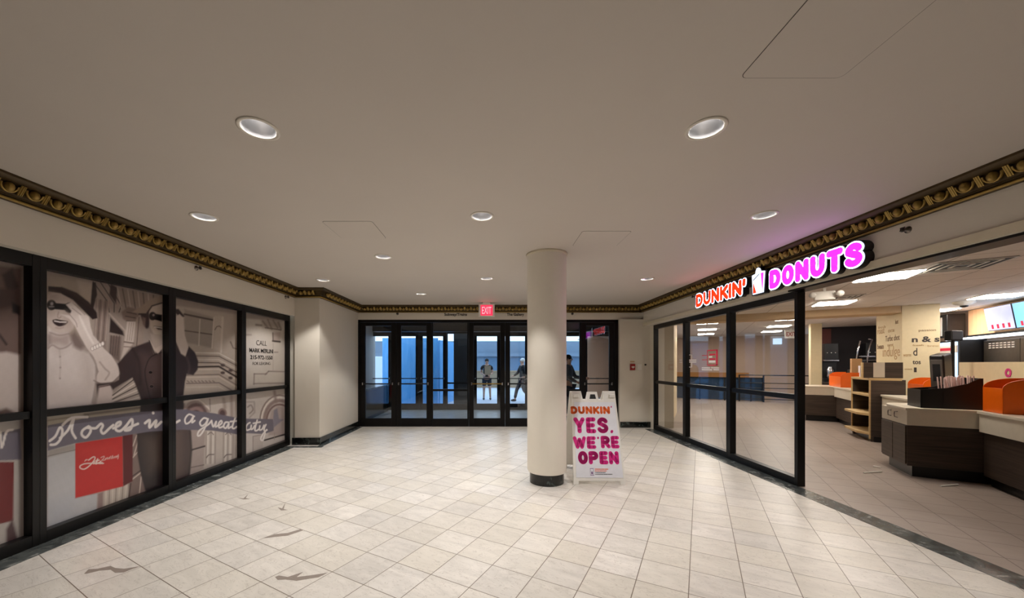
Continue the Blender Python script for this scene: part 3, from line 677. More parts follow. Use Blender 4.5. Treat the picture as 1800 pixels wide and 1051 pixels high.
    for s_ in ((300,528, 312,515), (305,520,322,516), (425,500, 450,490, 445,508, 432,520, 455,518, 462,505), (462,515, 475,500, 478,512, 490,498), (492,510, 500,490), (505,508, 515,485, 512,506), (520,505, 528,492), (532,502, 542,488, 545,500), (560,478, 548,495, 560,488, 555,510)):
        p.line(z6(*s_), 1.3, (230,196,188), .6, .9, True)
MURAL = attr_mat('sepia_window_print', .32)
def print_part(root, y0, y1, z0, z1, step, yc):
    ny = max(2, int((y1-y0)/step)); nz = max(2, int((z1-z0)/step))
    yy, zz = np.meshgrid(np.linspace(y0, y1, ny), np.linspace(z0, z1, nz), indexing='ij')
    Y, Zz = yy.ravel(), zz.ravel(); p = Paint(Y, Zz); paint_all(p)
    me = bpy.data.meshes.new('print'); co = np.stack([np.full(len(Y), .0), Y - yc, Zz], 1)
    i = np.arange(ny-1)[:, None] * nz + np.arange(nz-1)[None, :]; i = i.ravel()
    f = np.stack([i, i+nz, i+nz+1, i+1], 1)
    me.from_pydata([], [], []); me.vertices.add(len(Y)); me.vertices.foreach_set('co', co.ravel())
    me.loops.add(f.size); me.loops.foreach_set('vertex_index', f.ravel()); me.polygons.add(len(f))
    me.polygons.foreach_set('loop_start', np.arange(len(f))*4); me.polygons.foreach_set('loop_total', np.full(len(f), 4)); me.update(calc_edges=True)
    gx, gy = p.px, p.py      # soft mottling of the old photograph
    mo = np.sin(gx*.31+1.3*np.sin(gy*.11))*np.sin(gy*.27+1.7*np.sin(gx*.09)) + .6*np.sin(gx*.73+gy*.41)*np.sin(gy*.67-gx*.35)
    p.col *= (1 + .018*mo)[:, None]
    ca = me.color_attributes.new('Col', 'FLOAT_COLOR', 'POINT')
    ca.data.foreach_set('color', np.concatenate([p.col * .86, np.ones((len(Y), 1))], 1).ravel())
    me.materials.append(MURAL); o = bpy.data.objects.new('print', me); COL.objects.link(o); o.parent = root
    return o
MLB = ['sepia window mural cut by the left photo edge, dark red bag corner below', 'sepia window mural of hatted woman with binoculars and red shopping bag', 'sepia window mural of stone cornice with lettering a great', 'sepia window mural with phone number and arch, lettering city']
for i, (a, b) in enumerate(BL):
    yc = (a+b)/2
    t = thing('window_mural', MLB[i], 'mural', (GX + .002, yc, 0), 0, 'printed mural panels in the left shopfront')
    y0 = a + .05 if i else 2.45; st = (.008, .0052, .0065, .008)[i]
    print_part(t, y0, b - .05, 1.115, 2.30, st, yc); print_part(t, y0, b - .05, .10, 1.055, st, yc)
    if i == 3:
        def at7(x, y):
            px, py = z7(x, y)[0]; Yv = 655 * GX / (px - 864); return Yv, 1.5 - (py-640)*Yv/655
        for s_, x0, x1, yt, yb, mm, bd in (('CALL', 110, 190, 165, 203, 'grayink', 0), ('MARK MERLINI', 57, 240, 225, 258, 'ink', .02), ('215-972-1550', 64, 235, 280, 312, 'ink', .02), ('FOR LEASING', 82, 218, 333, 356, 'grayink', 0)):
            ya, zb = at7(x0, yb); yb_, zt = at7(x1, yb); _, ztop = at7(x0, yt)
            text(s_, 'lettering', M[mm], t, basis((.002, ya - yc, zb), (0, 1, 0), (0, 0, 1)), width=yb_-ya, height=ztop-zb, depth=.001, bold=bd)

# ------------------------------------------------------------------ entrance doors (two rows) and vestibule
def door_leaf(name, xc, w_, Y, lb, fixed=False, paired=0, mm=None, gl=None, top=2.565, bar=True, brassy=False):
    """glazed leaf: frame, pane(s), push bar"""
    r = sroot(name, (xc, Y, 0), 0, lb); mm = mm or M['brown']; gl = gl or M['doorglass']; h = w_/2
    gz0, gz1 = (.19, 2.50) if fixed else (.20, 2.42); g = h - (.035 if fixed else .115)
    f = MB().box(-h, -g, -.025, .03, 0, top).box(g, h, -.025, .03, 0, top).box(-g, g, -.025, .03, 0, gz0).box(-g, g, -.025, .03, gz1, top)
    f.build('frame', mm, r, bevel=.003)
    if fixed:
        MB().box(-g, g, -.03, .03, .85, .90).build('rail', mm, r, bevel=.003)
    MB().box(-g, g, -.004, .004, gz0, gz1).build('pane', gl, r)
    if not fixed and bar:
        pb = MB().tube([(-g-.03, -.075, 1.03), (g+.03, -.075, 1.03)], .016, 10)
        pb.build('push_bar', M['brass'] if brassy else M['black'], r, smooth=True)
        br = MB()
        for sx in (-1, 1): br.box(sx*(g+.045)-.014, sx*(g+.045)+.014, -.085, -.025, 1.00, 1.06)
        br.build('bar_bracket', M['chrome'], r, bevel=.004)
    return r
def X1(px): return (px - 864) * YB / 655
edges1 = [(633, 696, 0), (696, 758, 0), (758, 824, 1), (824, 888, 0), (888, 951, 0), (951, 1022, 1), (1022, 1080, 0)]
D1L = ['entrance door at far left of the row', 'second entrance door from the left, blue hoarding behind', 'fixed glazed panel left of the exit sign', 'entrance door with brass push bar under the exit sign', 'entrance door just left of the column', 'fixed glazed panel partly behind the column', 'entrance door at far right of the row']
for i, (a, b, fx) in enumerate(edges1):
    xa, xb = X1(a), X1(b)
    door_leaf('door_%d' % (i+1), (xa+xb)/2, xb-xa-.004, YB + .04, D1L[i], fixed=bool(fx), top=2.50, brassy=(i == 3))
o = MB().box(-3.20, X1(633), YB, YB+.1, 0, 2.565).box(X1(1080), 3.04, YB, YB+.1, 0, 2.565).box(-3.2, 3.04, YB, YB+.1, 2.505, 2.565)
struct(o.build('trim_door_frame', M['brown'], bevel=.003), 'dark bronze frame round the row of entrance doors')
Y2 = 12.3
def X2(px): return (px - 864) * Y2 / 655
cs = [(640, 689), (689, 737, ), (737, 785), (785, 832), (832, 880), (880, 929), (929, 978), (978, 1026), (1026, 1078)]
for i, (a, b) in enumerate(cs):
    xa, xb = X2(a), X2(b); fx = i in (3, 6)
    door_leaf('door_%d' % (i+8), (xa+xb)/2, xb-xa-.004, Y2, 'outer vestibule door number %d from the left' % (i+1), fixed=fx, top=2.56, mm=M['black'], gl=M['doorglass'])
struct(MB().box(-4.3, -3.9, 9.13, 12.5, 0, ZC).box(-4.3, X2(640), 12.25, 12.45, 0, ZC).build('wall_vestibule_left', M['wall']))
struct(MB().box(4.0, 4.2, 9.13, 12.5, 0, ZC).box(X2(1078), 4.2, 12.25, 12.45, 0, ZC).build('wall_vestibule_right', mat('grey_vestibule_paint', C(120, 118, 120), .6)))
struct(MB().box(X2(640), X2(1078), 12.2, 12.45, 2.57, ZC).build('trim_outer_header', M['black']))
struct(MB().box(-4.2, -3.8, 9.13, 12.3, -.1, 0).build('floor_vestibule', M['marble']))
# bench / ledge in the vestibule seen behind the first door
t = thing('vestibule_ledge', 'dark ledge with pale stone top behind the far left door', 'ledge', (-3.55, 10.7, 0))
MB().box(-.33, .25, -1.3, 1.2, 0, .80).build('body', M['nero'], t, bevel=.005); MB().box(-.34, .28, -1.32, 1.22, .80, .85).build('top', M['verde'], t, bevel=.005)

# outside
M['pave'] = mat('pavement', C(190, 196, 205), .8, noise=.12, nscale=3)
M['bluewall'] = wood_mat('blue_painted_hoarding', C(86, 170, 236), C(120, 188, 245), (9, 9, 1.5), .6)
M['facade'] = tile_mat('far_stone_facade', 1.9, .3, .2, 0, C(120, 140, 160), C(84, 96, 112), .09, rough=.7, var=.15)
struct(slab('ground', [(-30, 12.45), (30, 12.45), (30, 60), (-30, 60)], -.12, -.02, M['pave']))
t = thing('blue_hoarding', 'bright blue painted board wall outside the left doors', 'hoarding', (-3.0, 14.0, 0))
MB().box(-1.1, .98, 0, .1, -.02, 2.48).build('board', M['bluewall'], t); MB().prism([(1.0, 0), (1.06, 0), (1.75, 2.4), (1.67, 2.4)], -.02, 2.40).build('side_board', M['bluewall'], t)
t = thing('outdoor_pillar', 'dark square pillar outside the fixed panel', 'pillar', (-1.06, 13.3, 0)); t['kind'] = 'thing'
MB().box(-.27, .27, -.2, .2, -.02, 3.2).build('shaft', mat('dark_pillar_stone', C(48, 44, 42), .6), t, bevel=.01)
t = thing('office_building', 'pale grey stone building across the street', 'building', (0, 34, 0))
b = MB().box(-26, 26, 0, 6, -.02, 3.6).box(-26, 26, -.4, 0, 2.2, 2.5); b.build('wall', mat('grey_stone_front', C(120, 138, 156), .8, noise=.2, nscale=.6), t)
wn_ = MB()
for k in range(-12, 13): wn_.box(k*2.0-.7, k*2.0+.7, -.03, .02, .6, 2.1)
wn_.build('window_band', mat('street_window_glass', C(96, 124, 150), .2), t)
tag(MB().box(-9, 10, 24.0, 24.5, -.02, 1.0).box(-9, 10, 23.95, 24.55, 1.0, 1.08).build('planter_wall', mat('tan_stone', C(150, 130, 105), .8)), 'low tan wall across the pavement behind the standing man', 'wall')
def van(x, y):
    t = thing('parked_van', 'white and blue van parked beyond the far left door', 'van', (x, y, 0))
    MB().prism([(-2.2, .35), (2.2, .35), (2.25, 1.0), (1.7, 1.15), (1.25, 1.9), (-2.2, 1.95)], -.8, .8, Matrix.Rotation(R(90), 4, 'X')).build('body', mat('van_white', C(210, 220, 230), .4), t, bevel=.05)
    MB().prism([(.5, 1.2), (1.55, 1.2), (1.2, 1.75), (.5, 1.75)], -.82, .82, Matrix.Rotation(R(90), 4, 'X')).build('side_window', M['black'], t)
    for sx in (-1.4, 1.4):
        MB().lathe([(.05, -.83), (.36, -.83), (.36, .83), (.05, .83)], 24, Matrix.Translation((sx, 0, .34)) @ Matrix.Rotation(R(90), 4, 'X')).build('wheel', M['blackpl'], t)
van(-6.3, 21)

# ------------------------------------------------------------------ people outside the doors
def skin(name, verts, edges_, rad, m, parent, sub=2):
    me = bpy.data.meshes.new(name); me.from_pydata(verts, edges_, []); me.update()
    o = bpy.data.objects.new(name, me); COL.objects.link(o)
    sk = o.modifiers.new('skin', 'SKIN'); sk.use_smooth_shade = True
    for i, r in enumerate(rad): me.skin_vertices[0].data[i].radius = (r, r) if not isinstance(r, tuple) else r
    me.skin_vertices[0].data[0].use_root = True
    ss = o.modifiers.new('sub', 'SUBSURF'); ss.levels = sub; ss.render_levels = sub
    dg = bpy.context.evaluated_depsgraph_get(); nm = bpy.data.meshes.new_from_object(o.evaluated_get(dg))
    o.modifiers.clear(); o.data = nm; bpy.data.meshes.remove(me); nm.name = name; nm.materials.append(m)
    for p in nm.polygons: p.use_smooth = True
    o.parent = parent; return o
M['skin'] = mat('skin', C(196, 150, 124), .55); M['hair'] = mat('dark_hair', C(36, 28, 24), .7)
def person(label, loc, rz, legL, legR, armL, armR, shirt, bottoms, shorts, extras=None, cap=None, long_sleeve=False, h=1.0):
    """arms / legs: three joints each, facing -Y; armX = (shoulder, elbow, wrist); legX = (hip, knee, ankle)"""
    t = thing('person', label, 'person', loc, rz); t.scale = (h, h, h)
    V_ = [(0,0,.95), (0,.01,1.12), (0,.01,1.30), (0,.0,1.44), (0,-.01,1.52), (0,-.01,1.60), (0,-.015,1.70)]
    E_ = [(0,1),(1,2),(2,3),(3,4),(4,5),(5,6)]; Rd = [(.15,.11),(.135,.095),(.155,.105),(.09,.075),(.055,.055),(.075,.085),(.062,.075)]
    def chain(root, pts, rads):
        prev = root
        for p_, r_ in zip(pts, rads):
            V_.append(p_); Rd.append(r_); E_.append((prev, len(V_)-1)); prev = len(V_)-1
        return prev
    for s_, lg in ((-1, legL), (1, legR)):
        a = chain(0, lg, [.088, .058, .04]); ax = lg[2]
        chain(a, [(ax[0], ax[1]-.13, ax[2]-.045)], [.033])
    hands = []
    for s_, ar in ((-1, armL), (1, armR)):
        a = chain(3, ar, [.055, .042, .028]); wv = Vector(ar[2]); d = (wv - Vector(ar[1])).normalized()
        pm = wv + d*.05; pp = chain(a, [tuple(pm), tuple(wv + d*.085)], [.032, .028])
        side = d.cross(Vector((0, 1, 0)));
        side = side.normalized() if side.length > .1 else Vector((1, 0, 0))
        for k in range(4):
            q = wv + d*.09 + side*(.026 - .017*k); ln = (.06, .072, .068, .052)[k]; curl = Vector((0, -.02, 0))
            chain(pp, [tuple(q), tuple(q + d*ln*.55 + curl*.4), tuple(q + d*ln + curl)], [.0095, .009, .008])
        chain(pp-1, [tuple(wv + d*.035 + side*.036), tuple(wv + d*.075 + side*.055)], [.011, .009])
    skin('body', V_, E_, Rd, M['skin'], t, 2)
    # face and hair
    MB().sph((0, -.105, 1.625), .016, 8, (.8, 1, 1.3)).build('nose', M['skin'], t, smooth=True)
    for sx in (-1, 1):
        MB().sph((sx*.078, -.01, 1.63), .02, 8, (.4, .8, 1.2)).build('ear', M['skin'], t, smooth=True)
        MB().sph((sx*.03, -.093, 1.65), .010, 8).build('eye', M['ink'], t, smooth=True)
    MB().box(-.024, .024, -.101, -.092, 1.578, 1.586).build('mouth', M['redbrown'], t)
    MB().sph((0, .012, 1.675), .098, 16, (.88, 1.02, .95)).build('cap' if cap else 'hair', cap or M['hair'], t, smooth=True)
    # clothes
    V = [(0,0,.93), (0,.01,1.12), (0,.01,1.32), (0,0,1.45)]; E = [(0,1),(1,2),(2,3)]; Q = [(.165,.125),(.155,.115),(.175,.125),(.105,.09)]
    for ar in (armL, armR):
        i0 = len(V); V.append(ar[0]); Q.append(.07); E.append((3, i0))
        mid = tuple((Vector(ar[0]) + Vector(ar[1]))/2) if not long_sleeve else ar[1]
        V.append(mid); Q.append(.06); E.append((i0, i0+1))
        if long_sleeve: V.append(ar[2]); Q.append(.042); E.append((i0+1, i0+2))
    skin('shirt', V, E, Q, shirt, t, 2)
    V = [(0,0,.97)]; E = []; Q = [(.17,.13)]
    for lg in (legL, legR):
        i0 = len(V); V.append(lg[0]); Q.append(.11); E.append((0, i0)); kn = Vector(lg[1])
        if shorts: kn = Vector(lg[0])*.25 + kn*.75
        V.append(tuple(kn)); Q.append(.095 if shorts else .075); E.append((i0, i0+1))
        if not shorts: V.append((lg[2][0], lg[2][1], lg[2][2]+.04)); Q.append(.062); E.append((i0+1, i0+2))
    skin('shorts' if shorts else 'trousers', V, E, Q, bottoms, t, 2)
    for lg in (legL, legR):
        a = lg[2]; MB().sph((a[0], a[1]-.06, a[2]-.03), .1, 12, (.48, 1.3, .5)).build('shoe', M['blackpl'], t, smooth=True)
    return t
navy = mat('navy_cloth', C(24, 28, 40), .8); blk = mat('black_cloth', C(16, 17, 20), .8); gry = mat('grey_cloth', C(74, 76, 82), .8)
st = dict(legL=[(-.10,0,.86), (-.12,-.01,.48), (-.13,.02,.09)], legR=[(.10,0,.86), (.13,-.01,.48), (.15,.02,.09)])
person('man standing outside in black shirt and dark shorts holding a tan board', (-.20, 15.8, -.02), 0, armL=[(-.20,0,1.40), (-.25,.02,1.14), (-.13,-.20,1.08)], armR=[(.20,0,1.40), (.24,.02,1.14), (.13,-.20,1.08)], shirt=blk, bottoms=navy, shorts=True, **st)
tag(MB().box(-.12, .14, 0, .02, 0, .38).build('cardboard_sheet', mat('tan_cardboard', C(160, 134, 104), .8), loc=(-.17, 15.50, 1.05)), 'tan board held at the chest of the man outside', 'board')
person('person in white cap walking outside, seen left of the column', (1.24, 15.0, -.02), R(-70), legL=[(-.09,0,.86), (-.1,-.2,.50), (-.1,-.28,.10)], legR=[(.09,0,.86), (.1,.02,.47), (.1,.33,.14)],
       armL=[(-.19,0,1.40), (-.24,-.10,1.15), (-.2,-.30,1.05)], armR=[(.19,0,1.40), (.25,.10,1.14), (.22,.05,.90)], shirt=blk, bottoms=navy, shorts=False, cap=M['white'], long_sleeve=True)
person('person in dark jacket with grey sleeve in the vestibule, right of the column', (2.13, 10.3, 0), R(60), legL=st['legL'], legR=st['legR'],
       armL=[(-.20,0,1.40), (-.26,-.08,1.13), (-.2,-.30,1.02)], armR=[(.20,0,1.40), (.27,-.10,1.14), (.22,-.36,1.12)], shirt=gry, bottoms=navy, shorts=False, long_sleeve=True)

# ------------------------------------------------------------------ signs over the doors
K = YB / 655
def on_back(px, py): return (px-864)*K, 1.5-(py-640)*K
for s_, x0, x1, lb in (('Subway/Trains', 781, 821, 'black lettering Subway Trains above the doors, left of exit sign'), ('The Gallery', 891, 921, 'shorter black lettering above the doors, right of exit sign')):
    xa, zb = on_back(x0, 556.5); xb, _ = on_back(x1, 556)
    o = text(s_, 'wall_lettering', M['ink'], None, basis((xa, YB-.001, zb), (1, 0, 0), (0, 0, 1)), width=xb-xa, height=.085, depth=.006, bold=.02)
    tag(o, lb, 'lettering')
t = thing('exit_sign', 'red lit exit sign hanging from the ceiling before the doors', 'exit sign', (-.11, 8.45, ZC))
MB().box(-.18, .18, -.03, .03, -.325, -.035).build('housing', M['white'], t, bevel=.006)
MB().box(-.09, .09, -.035, .035, -.035, 0).build('canopy', M['white'], t, bevel=.006)
MB().box(-.135, .135, -.034, -.03, -.30, -.065).build('face', M['exit_red'], t)
text('EXIT', 'letters', M['exit_txt'], t, basis((-.105, -.034, -.265), (1, 0, 0), (0, 0, 1)), width=.21, height=.16, depth=.003, bold=.01)
# sidewall sprinklers
def sprinkler(loc, rz, lb, k=1):
    t = thing('sidewall_sprinkler', lb, 'sprinkler', loc, rz, 'wall sprinklers under the cornice')
    MB().lathe([(.03, 0), (.028, .006), (.012, .010), (.012, .045), (.004, .05)], 18, Matrix.Rotation(R(-90), 4, 'Y') @ Matrix.Rotation(R(180), 4, 'Y')).build('escutcheon', M['steel'], t, smooth=True)
    MB().box(.045, .052, -.018, .018, -.006, .022).lathe([(.014, .0), (.014, .004)], 12, Matrix.Translation((.056, 0, -.012)), True).sph((.05, 0, -.004), .016, 10).build('deflector', M['charcoal'], t)
sprinkler((XL, 4.62, 2.69), 0, 'wall sprinkler above the middle of the left mural')
sprinkler((XL, 6.62, 2.69), 0, 'wall sprinkler near the left wall return')
sprinkler((XR, 3.22, 2.66), R(180), 'wall sprinkler right of the lit shop sign')
sprinkler((XR, 6.58, 2.69), R(180), 'wall sprinkler left of the lit shop sign')
sprinkler((X1(699), YB, 2.705), R(-90), 'wall sprinkler above the left doors')
sprinkler((X1(1006), YB, 2.705), R(-90), 'wall sprinkler right of the column')
# fire alarm and plates on the back wall
yw = 8.84
def wx(px, Y=yw): return (px-864)*Y/655
def wz(py, Y=yw): return 1.5-(py-640)*Y/655
t = thing('fire_alarm', 'small red pull station on the wall right of the doors', 'fire alarm', (wx(1111.5), yw, wz(645)))
MB().box(-.058, .058, -.04, 0, -.075, .075).build('body', M['red'], t, bevel=.008); MB().box(-.035, .035, -.055, -.04, -.012, .012).box(-.008, .008, -.052, -.04, -.035, .02).build('handle', M['white'], t, bevel=.003)
MB().box(-.05, .05, -.012, 0, .115, .14).build('nameplate', M['paleink'], t)
tag(MB().box(-.05, .05, -.008, 0, -.07, .07).build('blank_plate', M['white'], loc=(wx(1124), yw, wz(645)), bevel=.003), 'blank off-white wall plate right of the fire alarm', 'wall plate')
tag(MB().lathe([(.001, 0), (.022, 0), (.02, .02), (.001, .024)], 16, Matrix.Rotation(R(90), 4, 'X')).build('key_switch', M['ink'], loc=(wx(1134.5), yw, wz(641))), 'small black round key switch near the shopfront corner', 'switch')

# ------------------------------------------------------------------ fat rounded lettering
def arc(cx, cy, rx, ry, a0, a1, n=10): return [(cx + rx*math.cos(R(a0+(a1-a0)*i/n)), cy + ry*math.sin(R(a0+(a1-a0)*i/n))) for i in range(n+1)]
G = {'D': [[(0,0),(0,1),(.4,1)] + arc(.4,.5,.6,.5,90,-90) + [(0,0)]], 'U': [[(0,1)] + arc(.5,.42,.5,.42,180,360) + [(1,1)]],
 'N': [[(0,0),(0,1),(1,0),(1,1)]], 'K': [[(0,0),(0,1)], [(1,1),(.08,.42)], [(.3,.58),(1,0)]], 'I': [[(0,0),(0,1)]], "'": [[(.25,1),(0,.72)]],
 'O': [arc(.5,.5,.5,.5,0,360,24)], 'T': [[(0,1),(1,1)],[(.5,1),(.5,0)]], 'S': [arc(.52,.74,.44,.26,30,180)[0:] + arc(.5,.26,.5,.26,90,-150)[0:]],
 'Y': [[(0,1),(.5,.45),(1,1)],[(.5,.45),(.5,0)]], 'E': [[(1,1),(0,1),(0,0),(1,0)],[(0,.5),(.85,.5)]], ',': [[(.3,.12),(0,-.2)]],
 'W': [[(0,1),(.27,0),(.5,.85),(.73,0),(1,1)]], 'R': [[(0,0),(0,1),(.5,1)] + arc(.5,.74,.45,.26,90,-90) + [(0,.48)], [(.45,.48),(1,0)]],
 'P': [[(0,0),(0,1),(.5,1)] + arc(.5,.72,.48,.28,90,-90) + [(0,.44)]]}
G['S'] = [arc(.52,.76,.46,.24,20,200,12) + arc(.5,.25,.5,.25,75,-160,14)]
WD = {'I': 0, "'": .12, ',': .15, 'W': 1.35, 'E': .8, 'K': .95}
def word(mb, s, x0, x1, y0, y1, r, z0, z1, mtx=None, gap=None, extra=0):
    """x0..x1,y0..y1: outer box of the letters; r: stroke radius"""
    n = len(s); g = gap if gap is not None else r * .55
    tot = sum(WD.get(c, 1) for c in s); wu = ((x1-x0) - n*2*r - (n-1)*g) / tot; x = x0 + r
    for c in s:
        wc = WD.get(c, 1) * wu
        for st_ in G[c]:
            mb.stroke([(x + px*(wc if c != 'I' else 0), y0 + r + py*(y1-y0-2*r)) for px, py in st_], r + extra, z0, z1, mtx)
        x += wc + 2*r + g
# the lit shop sign
t = thing('shop_sign', 'lit orange and magenta letters with white outline and cup on the right wall', 'sign', (XR, 4.94, 0))
def sgn(yv, zv): return basis((0, yv-4.94, zv), (0, -1, 0), (0, 0, 1))
mt = basis((0, 0, 0), (0, -1, 0), (0, 0, 1))      # local x runs towards the viewer, z out of the wall
def put(name, s, ya, yb, z0, z1, r, fc):
    c_ = MB(); word(c_, s, 4.94-ya, 4.94-yb, z0, z1, r, .0, .085, mt, extra=.020); c_.build(name + '_can', M['blackpl'], t)
    c_ = MB(); word(c_, s, 4.94-ya, 4.94-yb, z0, z1, r, .085, .092, mt, extra=.0135); c_.build(name + '_outline', M['dun_white'], t)
    c_ = MB(); word(c_, s, 4.94-ya, 4.94-yb, z0, z1, r, .092, .097, mt); c_.build(name + '_face', fc, t)
put('orange_word', "DUNKIN'", 6.39, 5.13, 2.468, 2.688, .030, M['dun_orange'])
put('magenta_word', 'DONUTS', 4.70, 3.52, 2.440, 2.675, .0345, M['dun_pink'])
cup = [(-.10, 2.43), (.095, 2.43), (.12, 2.70), (.05, 2.715), (.03, 2.755), (.0, 2.77), (-.03, 2.765), (-.045, 2.73), (-.05, 2.70), (-.115, 2.69)]
cy = 4.94 - 4.905
def cp(pts, k=1.0): return [(cy + x, z) for x, z in pts]
MB().prism([(cy + x*1.22, 2.59 + (z-2.59)*1.08) for x, z in cup], 0, .085, mt).build('cup_can', M['blackpl'], t)
MB().prism(cp(cup), .085, .092, mt).build('cup_face', M['dun_white'], t)
MB().prism(cp([(-.088, 2.445), (-.03, 2.445), (-.085, 2.58)]), .092, .097, mt).build('cup_orange_corner', M['dun_orange'], t)
MB().prism(cp([(.055, 2.685), (.1, 2.685), (.083, 2.46)]), .092, .097, mt).build('cup_pink_edge', M['dun_pink'], t)
MB().stroke(cp([(-.09, 2.62), (.02, 2.68)]), .0045, .092, .095, mt).build('cup_lid_line', M['grayink'], t)
MB().tube([(-.02, 1.50, 2.69), (-.05, 1.50, 2.685), (-.055, 1.46, 2.70)], .006, 6).build('cable', M['blackpl'], t)

# ------------------------------------------------------------------ right shopfront
def bay_right(n, y0, y1, lb):
    r = sroot('window_%d' % n, (3.79, (y0+y1)/2, 0), 0, lb); hw = (y1-y0)/2
    MB().box(-.045, .05, -hw, -hw+.05, 0, 2.40).box(-.045, .05, hw-.05, hw, 0, 2.40).box(-.044, .05, -hw+.05, hw-.05, 0, .10).box(-.044, .05, -hw+.05, hw-.05, 2.31, 2.40).build('frame', M['black'], r, bevel=.003)
    MB().box(-.03, .03, -hw+.05, hw-.05, 1.06, 1.125).build('mid_rail', M['black'], r, bevel=.003)
    for z0, z1 in ((.10, 1.06), (1.125, 2.31)):
        MB().box(.0, .006, -hw+.05, hw-.05, z0, z1).build('pane', M['glass'], r)
bay_right(7, 7.25, 8.62, 'far glass bay of the right shopfront, beside the fire alarm wall')
bay_right(8, 5.90, 7.25, 'middle glass bay of the right shopfront with window decals')
bay_right(9, 4.56, 5.90, 'nearest glass bay of the right shopfront beside the open entrance')
# window decals
def at_glass(px, py, X=3.786): Yv = X*655/(px-864); return Yv, 1.5-(py-640)*Yv/655
zd = lambda x, y: (1185 + x/16.17, 600 + y/16.17)
def strip(mb, x0, y0, x1, y1):
    ya, za = at_glass(*zd(x0, y0)); yb, _ = at_glass(*zd(x1, y0)); yc_, zb = at_glass(*zd(x0, y1))
    mb.box(3.786, 3.788, yb, ya, zb, za)
t = thing('window_decal', 'red phone outline decal with white lettering lines on the middle glass bay', 'decal')
b = MB()
for q in ((960,245,1235,275),(960,660,1235,690),(1190,245,1235,690),(1000,355,1170,400),(1000,485,1170,530),(790,395,950,412),(790,515,950,532),(935,245,950,690)): strip(b, *q)
b.build('phone_outline', M['decalred'], t)
b = MB()
for q in ((985,420,1080,465),(985,545,1170,605),(785,735,1020,765),(1045,735,1275,765),(785,785,1080,820),(1115,785,1275,820)): strip(b, *q)
b.build('lettering_lines', M['decalwhite'], t)
t = thing('window_decal', 'white plus-shaped decal lines across the bar left of the phone decal', 'decal')
b = MB()
for q in ((430,515,625,555),(430,570,625,605),(150,515,225,550),(150,575,225,605),(485,380,505,515),(430,375,500,395),(485,605,505,720),(430,720,500,740)): strip(b, *q)
b.build('lettering_lines', M['decalwhite'], t)

# ------------------------------------------------------------------ sandwich board
t = thing('sandwich_board', 'white sandwich board with magenta YES, WE\'RE OPEN beside the column', 'sign', (1.345, 4.63, 0), R(-1))
TL = math.atan(.27)
mp = basis((0, 0, 0), (1, 0, 0), (0, math.sin(TL), math.cos(TL)))   # x right, y up the board, z towards the viewer
mb_ = basis((0, .84, 0), (-1, 0, 0), (0, -math.sin(TL*1.15), math.cos(TL*1.15)))
HH = 1.185
outl = [(-.325,0), (-.26,0), (-.255,.045), (.255,.045), (.26,0), (.325,0), (.282,HH-.0), (.135,HH), (.115,HH-.115), (.06,HH-.115), (.045,HH-.01), (-.045-.04,HH-.01), (-.10,HH-.115), (-.145,HH-.115), (-.165,HH), (-.282,HH)]
def board(m_): return MB().prism(outl, -.03, 0, m_)
b = board(mp); b.build('front_leaf', M['white'], t, bevel=.004)
MB().prism([(-.058, HH-.105), (.028, HH-.105), (.016, HH-.045), (-.045, HH-.045)], .0, .0015, mp).build('handle_slot', M['ink'], t)
board(mb_).build('rear_leaf', M['white'], t, bevel=.004)
MB().box(-.27, -.2, .27, .33, 1.06, 1.10).box(.2, .27, .27, .33, 1.06, 1.10).build('hinge', M['white'], t, bevel=.004)
po = MB().prism([(-.288, .085), (.298, .085), (.262, 1.035), (-.262, 1.035)], 0, .004, mp).build('poster', M['poster'], t)
def sp_(x, y):     # close-up view of the board -> board coordinates
    px, py = 900 + x/4.38, 640 + y/4.38; k = (py-640)/655; tt = (4.63 + .27*1.5)/(1 + .27*k)
    return tt*(px-864)/655 - 1.345, (1.5 - k*tt)/math.cos(TL)
def bw(name, s, x0, x1, yt, yb, r, m_, gap=None):
    a, z1 = sp_(x0, yt); _, z0 = sp_(x0, yb); c2, _ = sp_(x1, yb); q = MB(); word(q, s, a, c2, z0, z1, r, .004, .0055, mp, gap=gap); q.build(name, m_, po)
bw('lettering', "DUNKIN", 448, 752, 325, 384, .0155, M['print_orange'])
bw('apostrophe', "'", 755, 768, 322, 350, .007, M['print_pink'])
bw('lettering', 'YES', 470, 742, 410, 532, .0265, M['print_pink'])
bw('lettering', ',', 752, 784, 490, 528, .016, M['print_pink'])
bw('lettering', 'WE', 466, 648, 556, 652, .0230, M['print_pink'], .008)
bw('lettering', "'", 652, 672, 558, 590, .012, M['print_pink'])
bw('lettering', 'RE', 678, 826, 552, 648, .0230, M['print_pink'], .008)
bw('lettering', 'OPEN', 504, 824, 670, 771, .0245, M['print_pink'], .010)
q = MB(); a, z1 = sp_(600, 802); c2, z0 = sp_(630, 858)
q.prism([(a, z0), (c2, z0), (c2, z0+.006), (a, z0+.006)], .004, .005, mp).prism([(a, z1-.006), (c2, z1-.006), (c2, z1), (a, z1)], .004, .005, mp).prism([(a, z0), (a+.004, z0), (a+.004, z1), (a, z1)], .004, .005, mp).prism([(c2-.004, z0), (c2, z0), (c2, z1), (c2-.004, z1)], .004, .005, mp).prism([(a+.012, z0+.015), (c2-.012, z0+.015), (c2-.012, z1-.04), (a+.012, z1-.04)], .004, .005, mp)
q.build('phone_icon', mat('purple_print', C(120, 84, 130), .5), po)
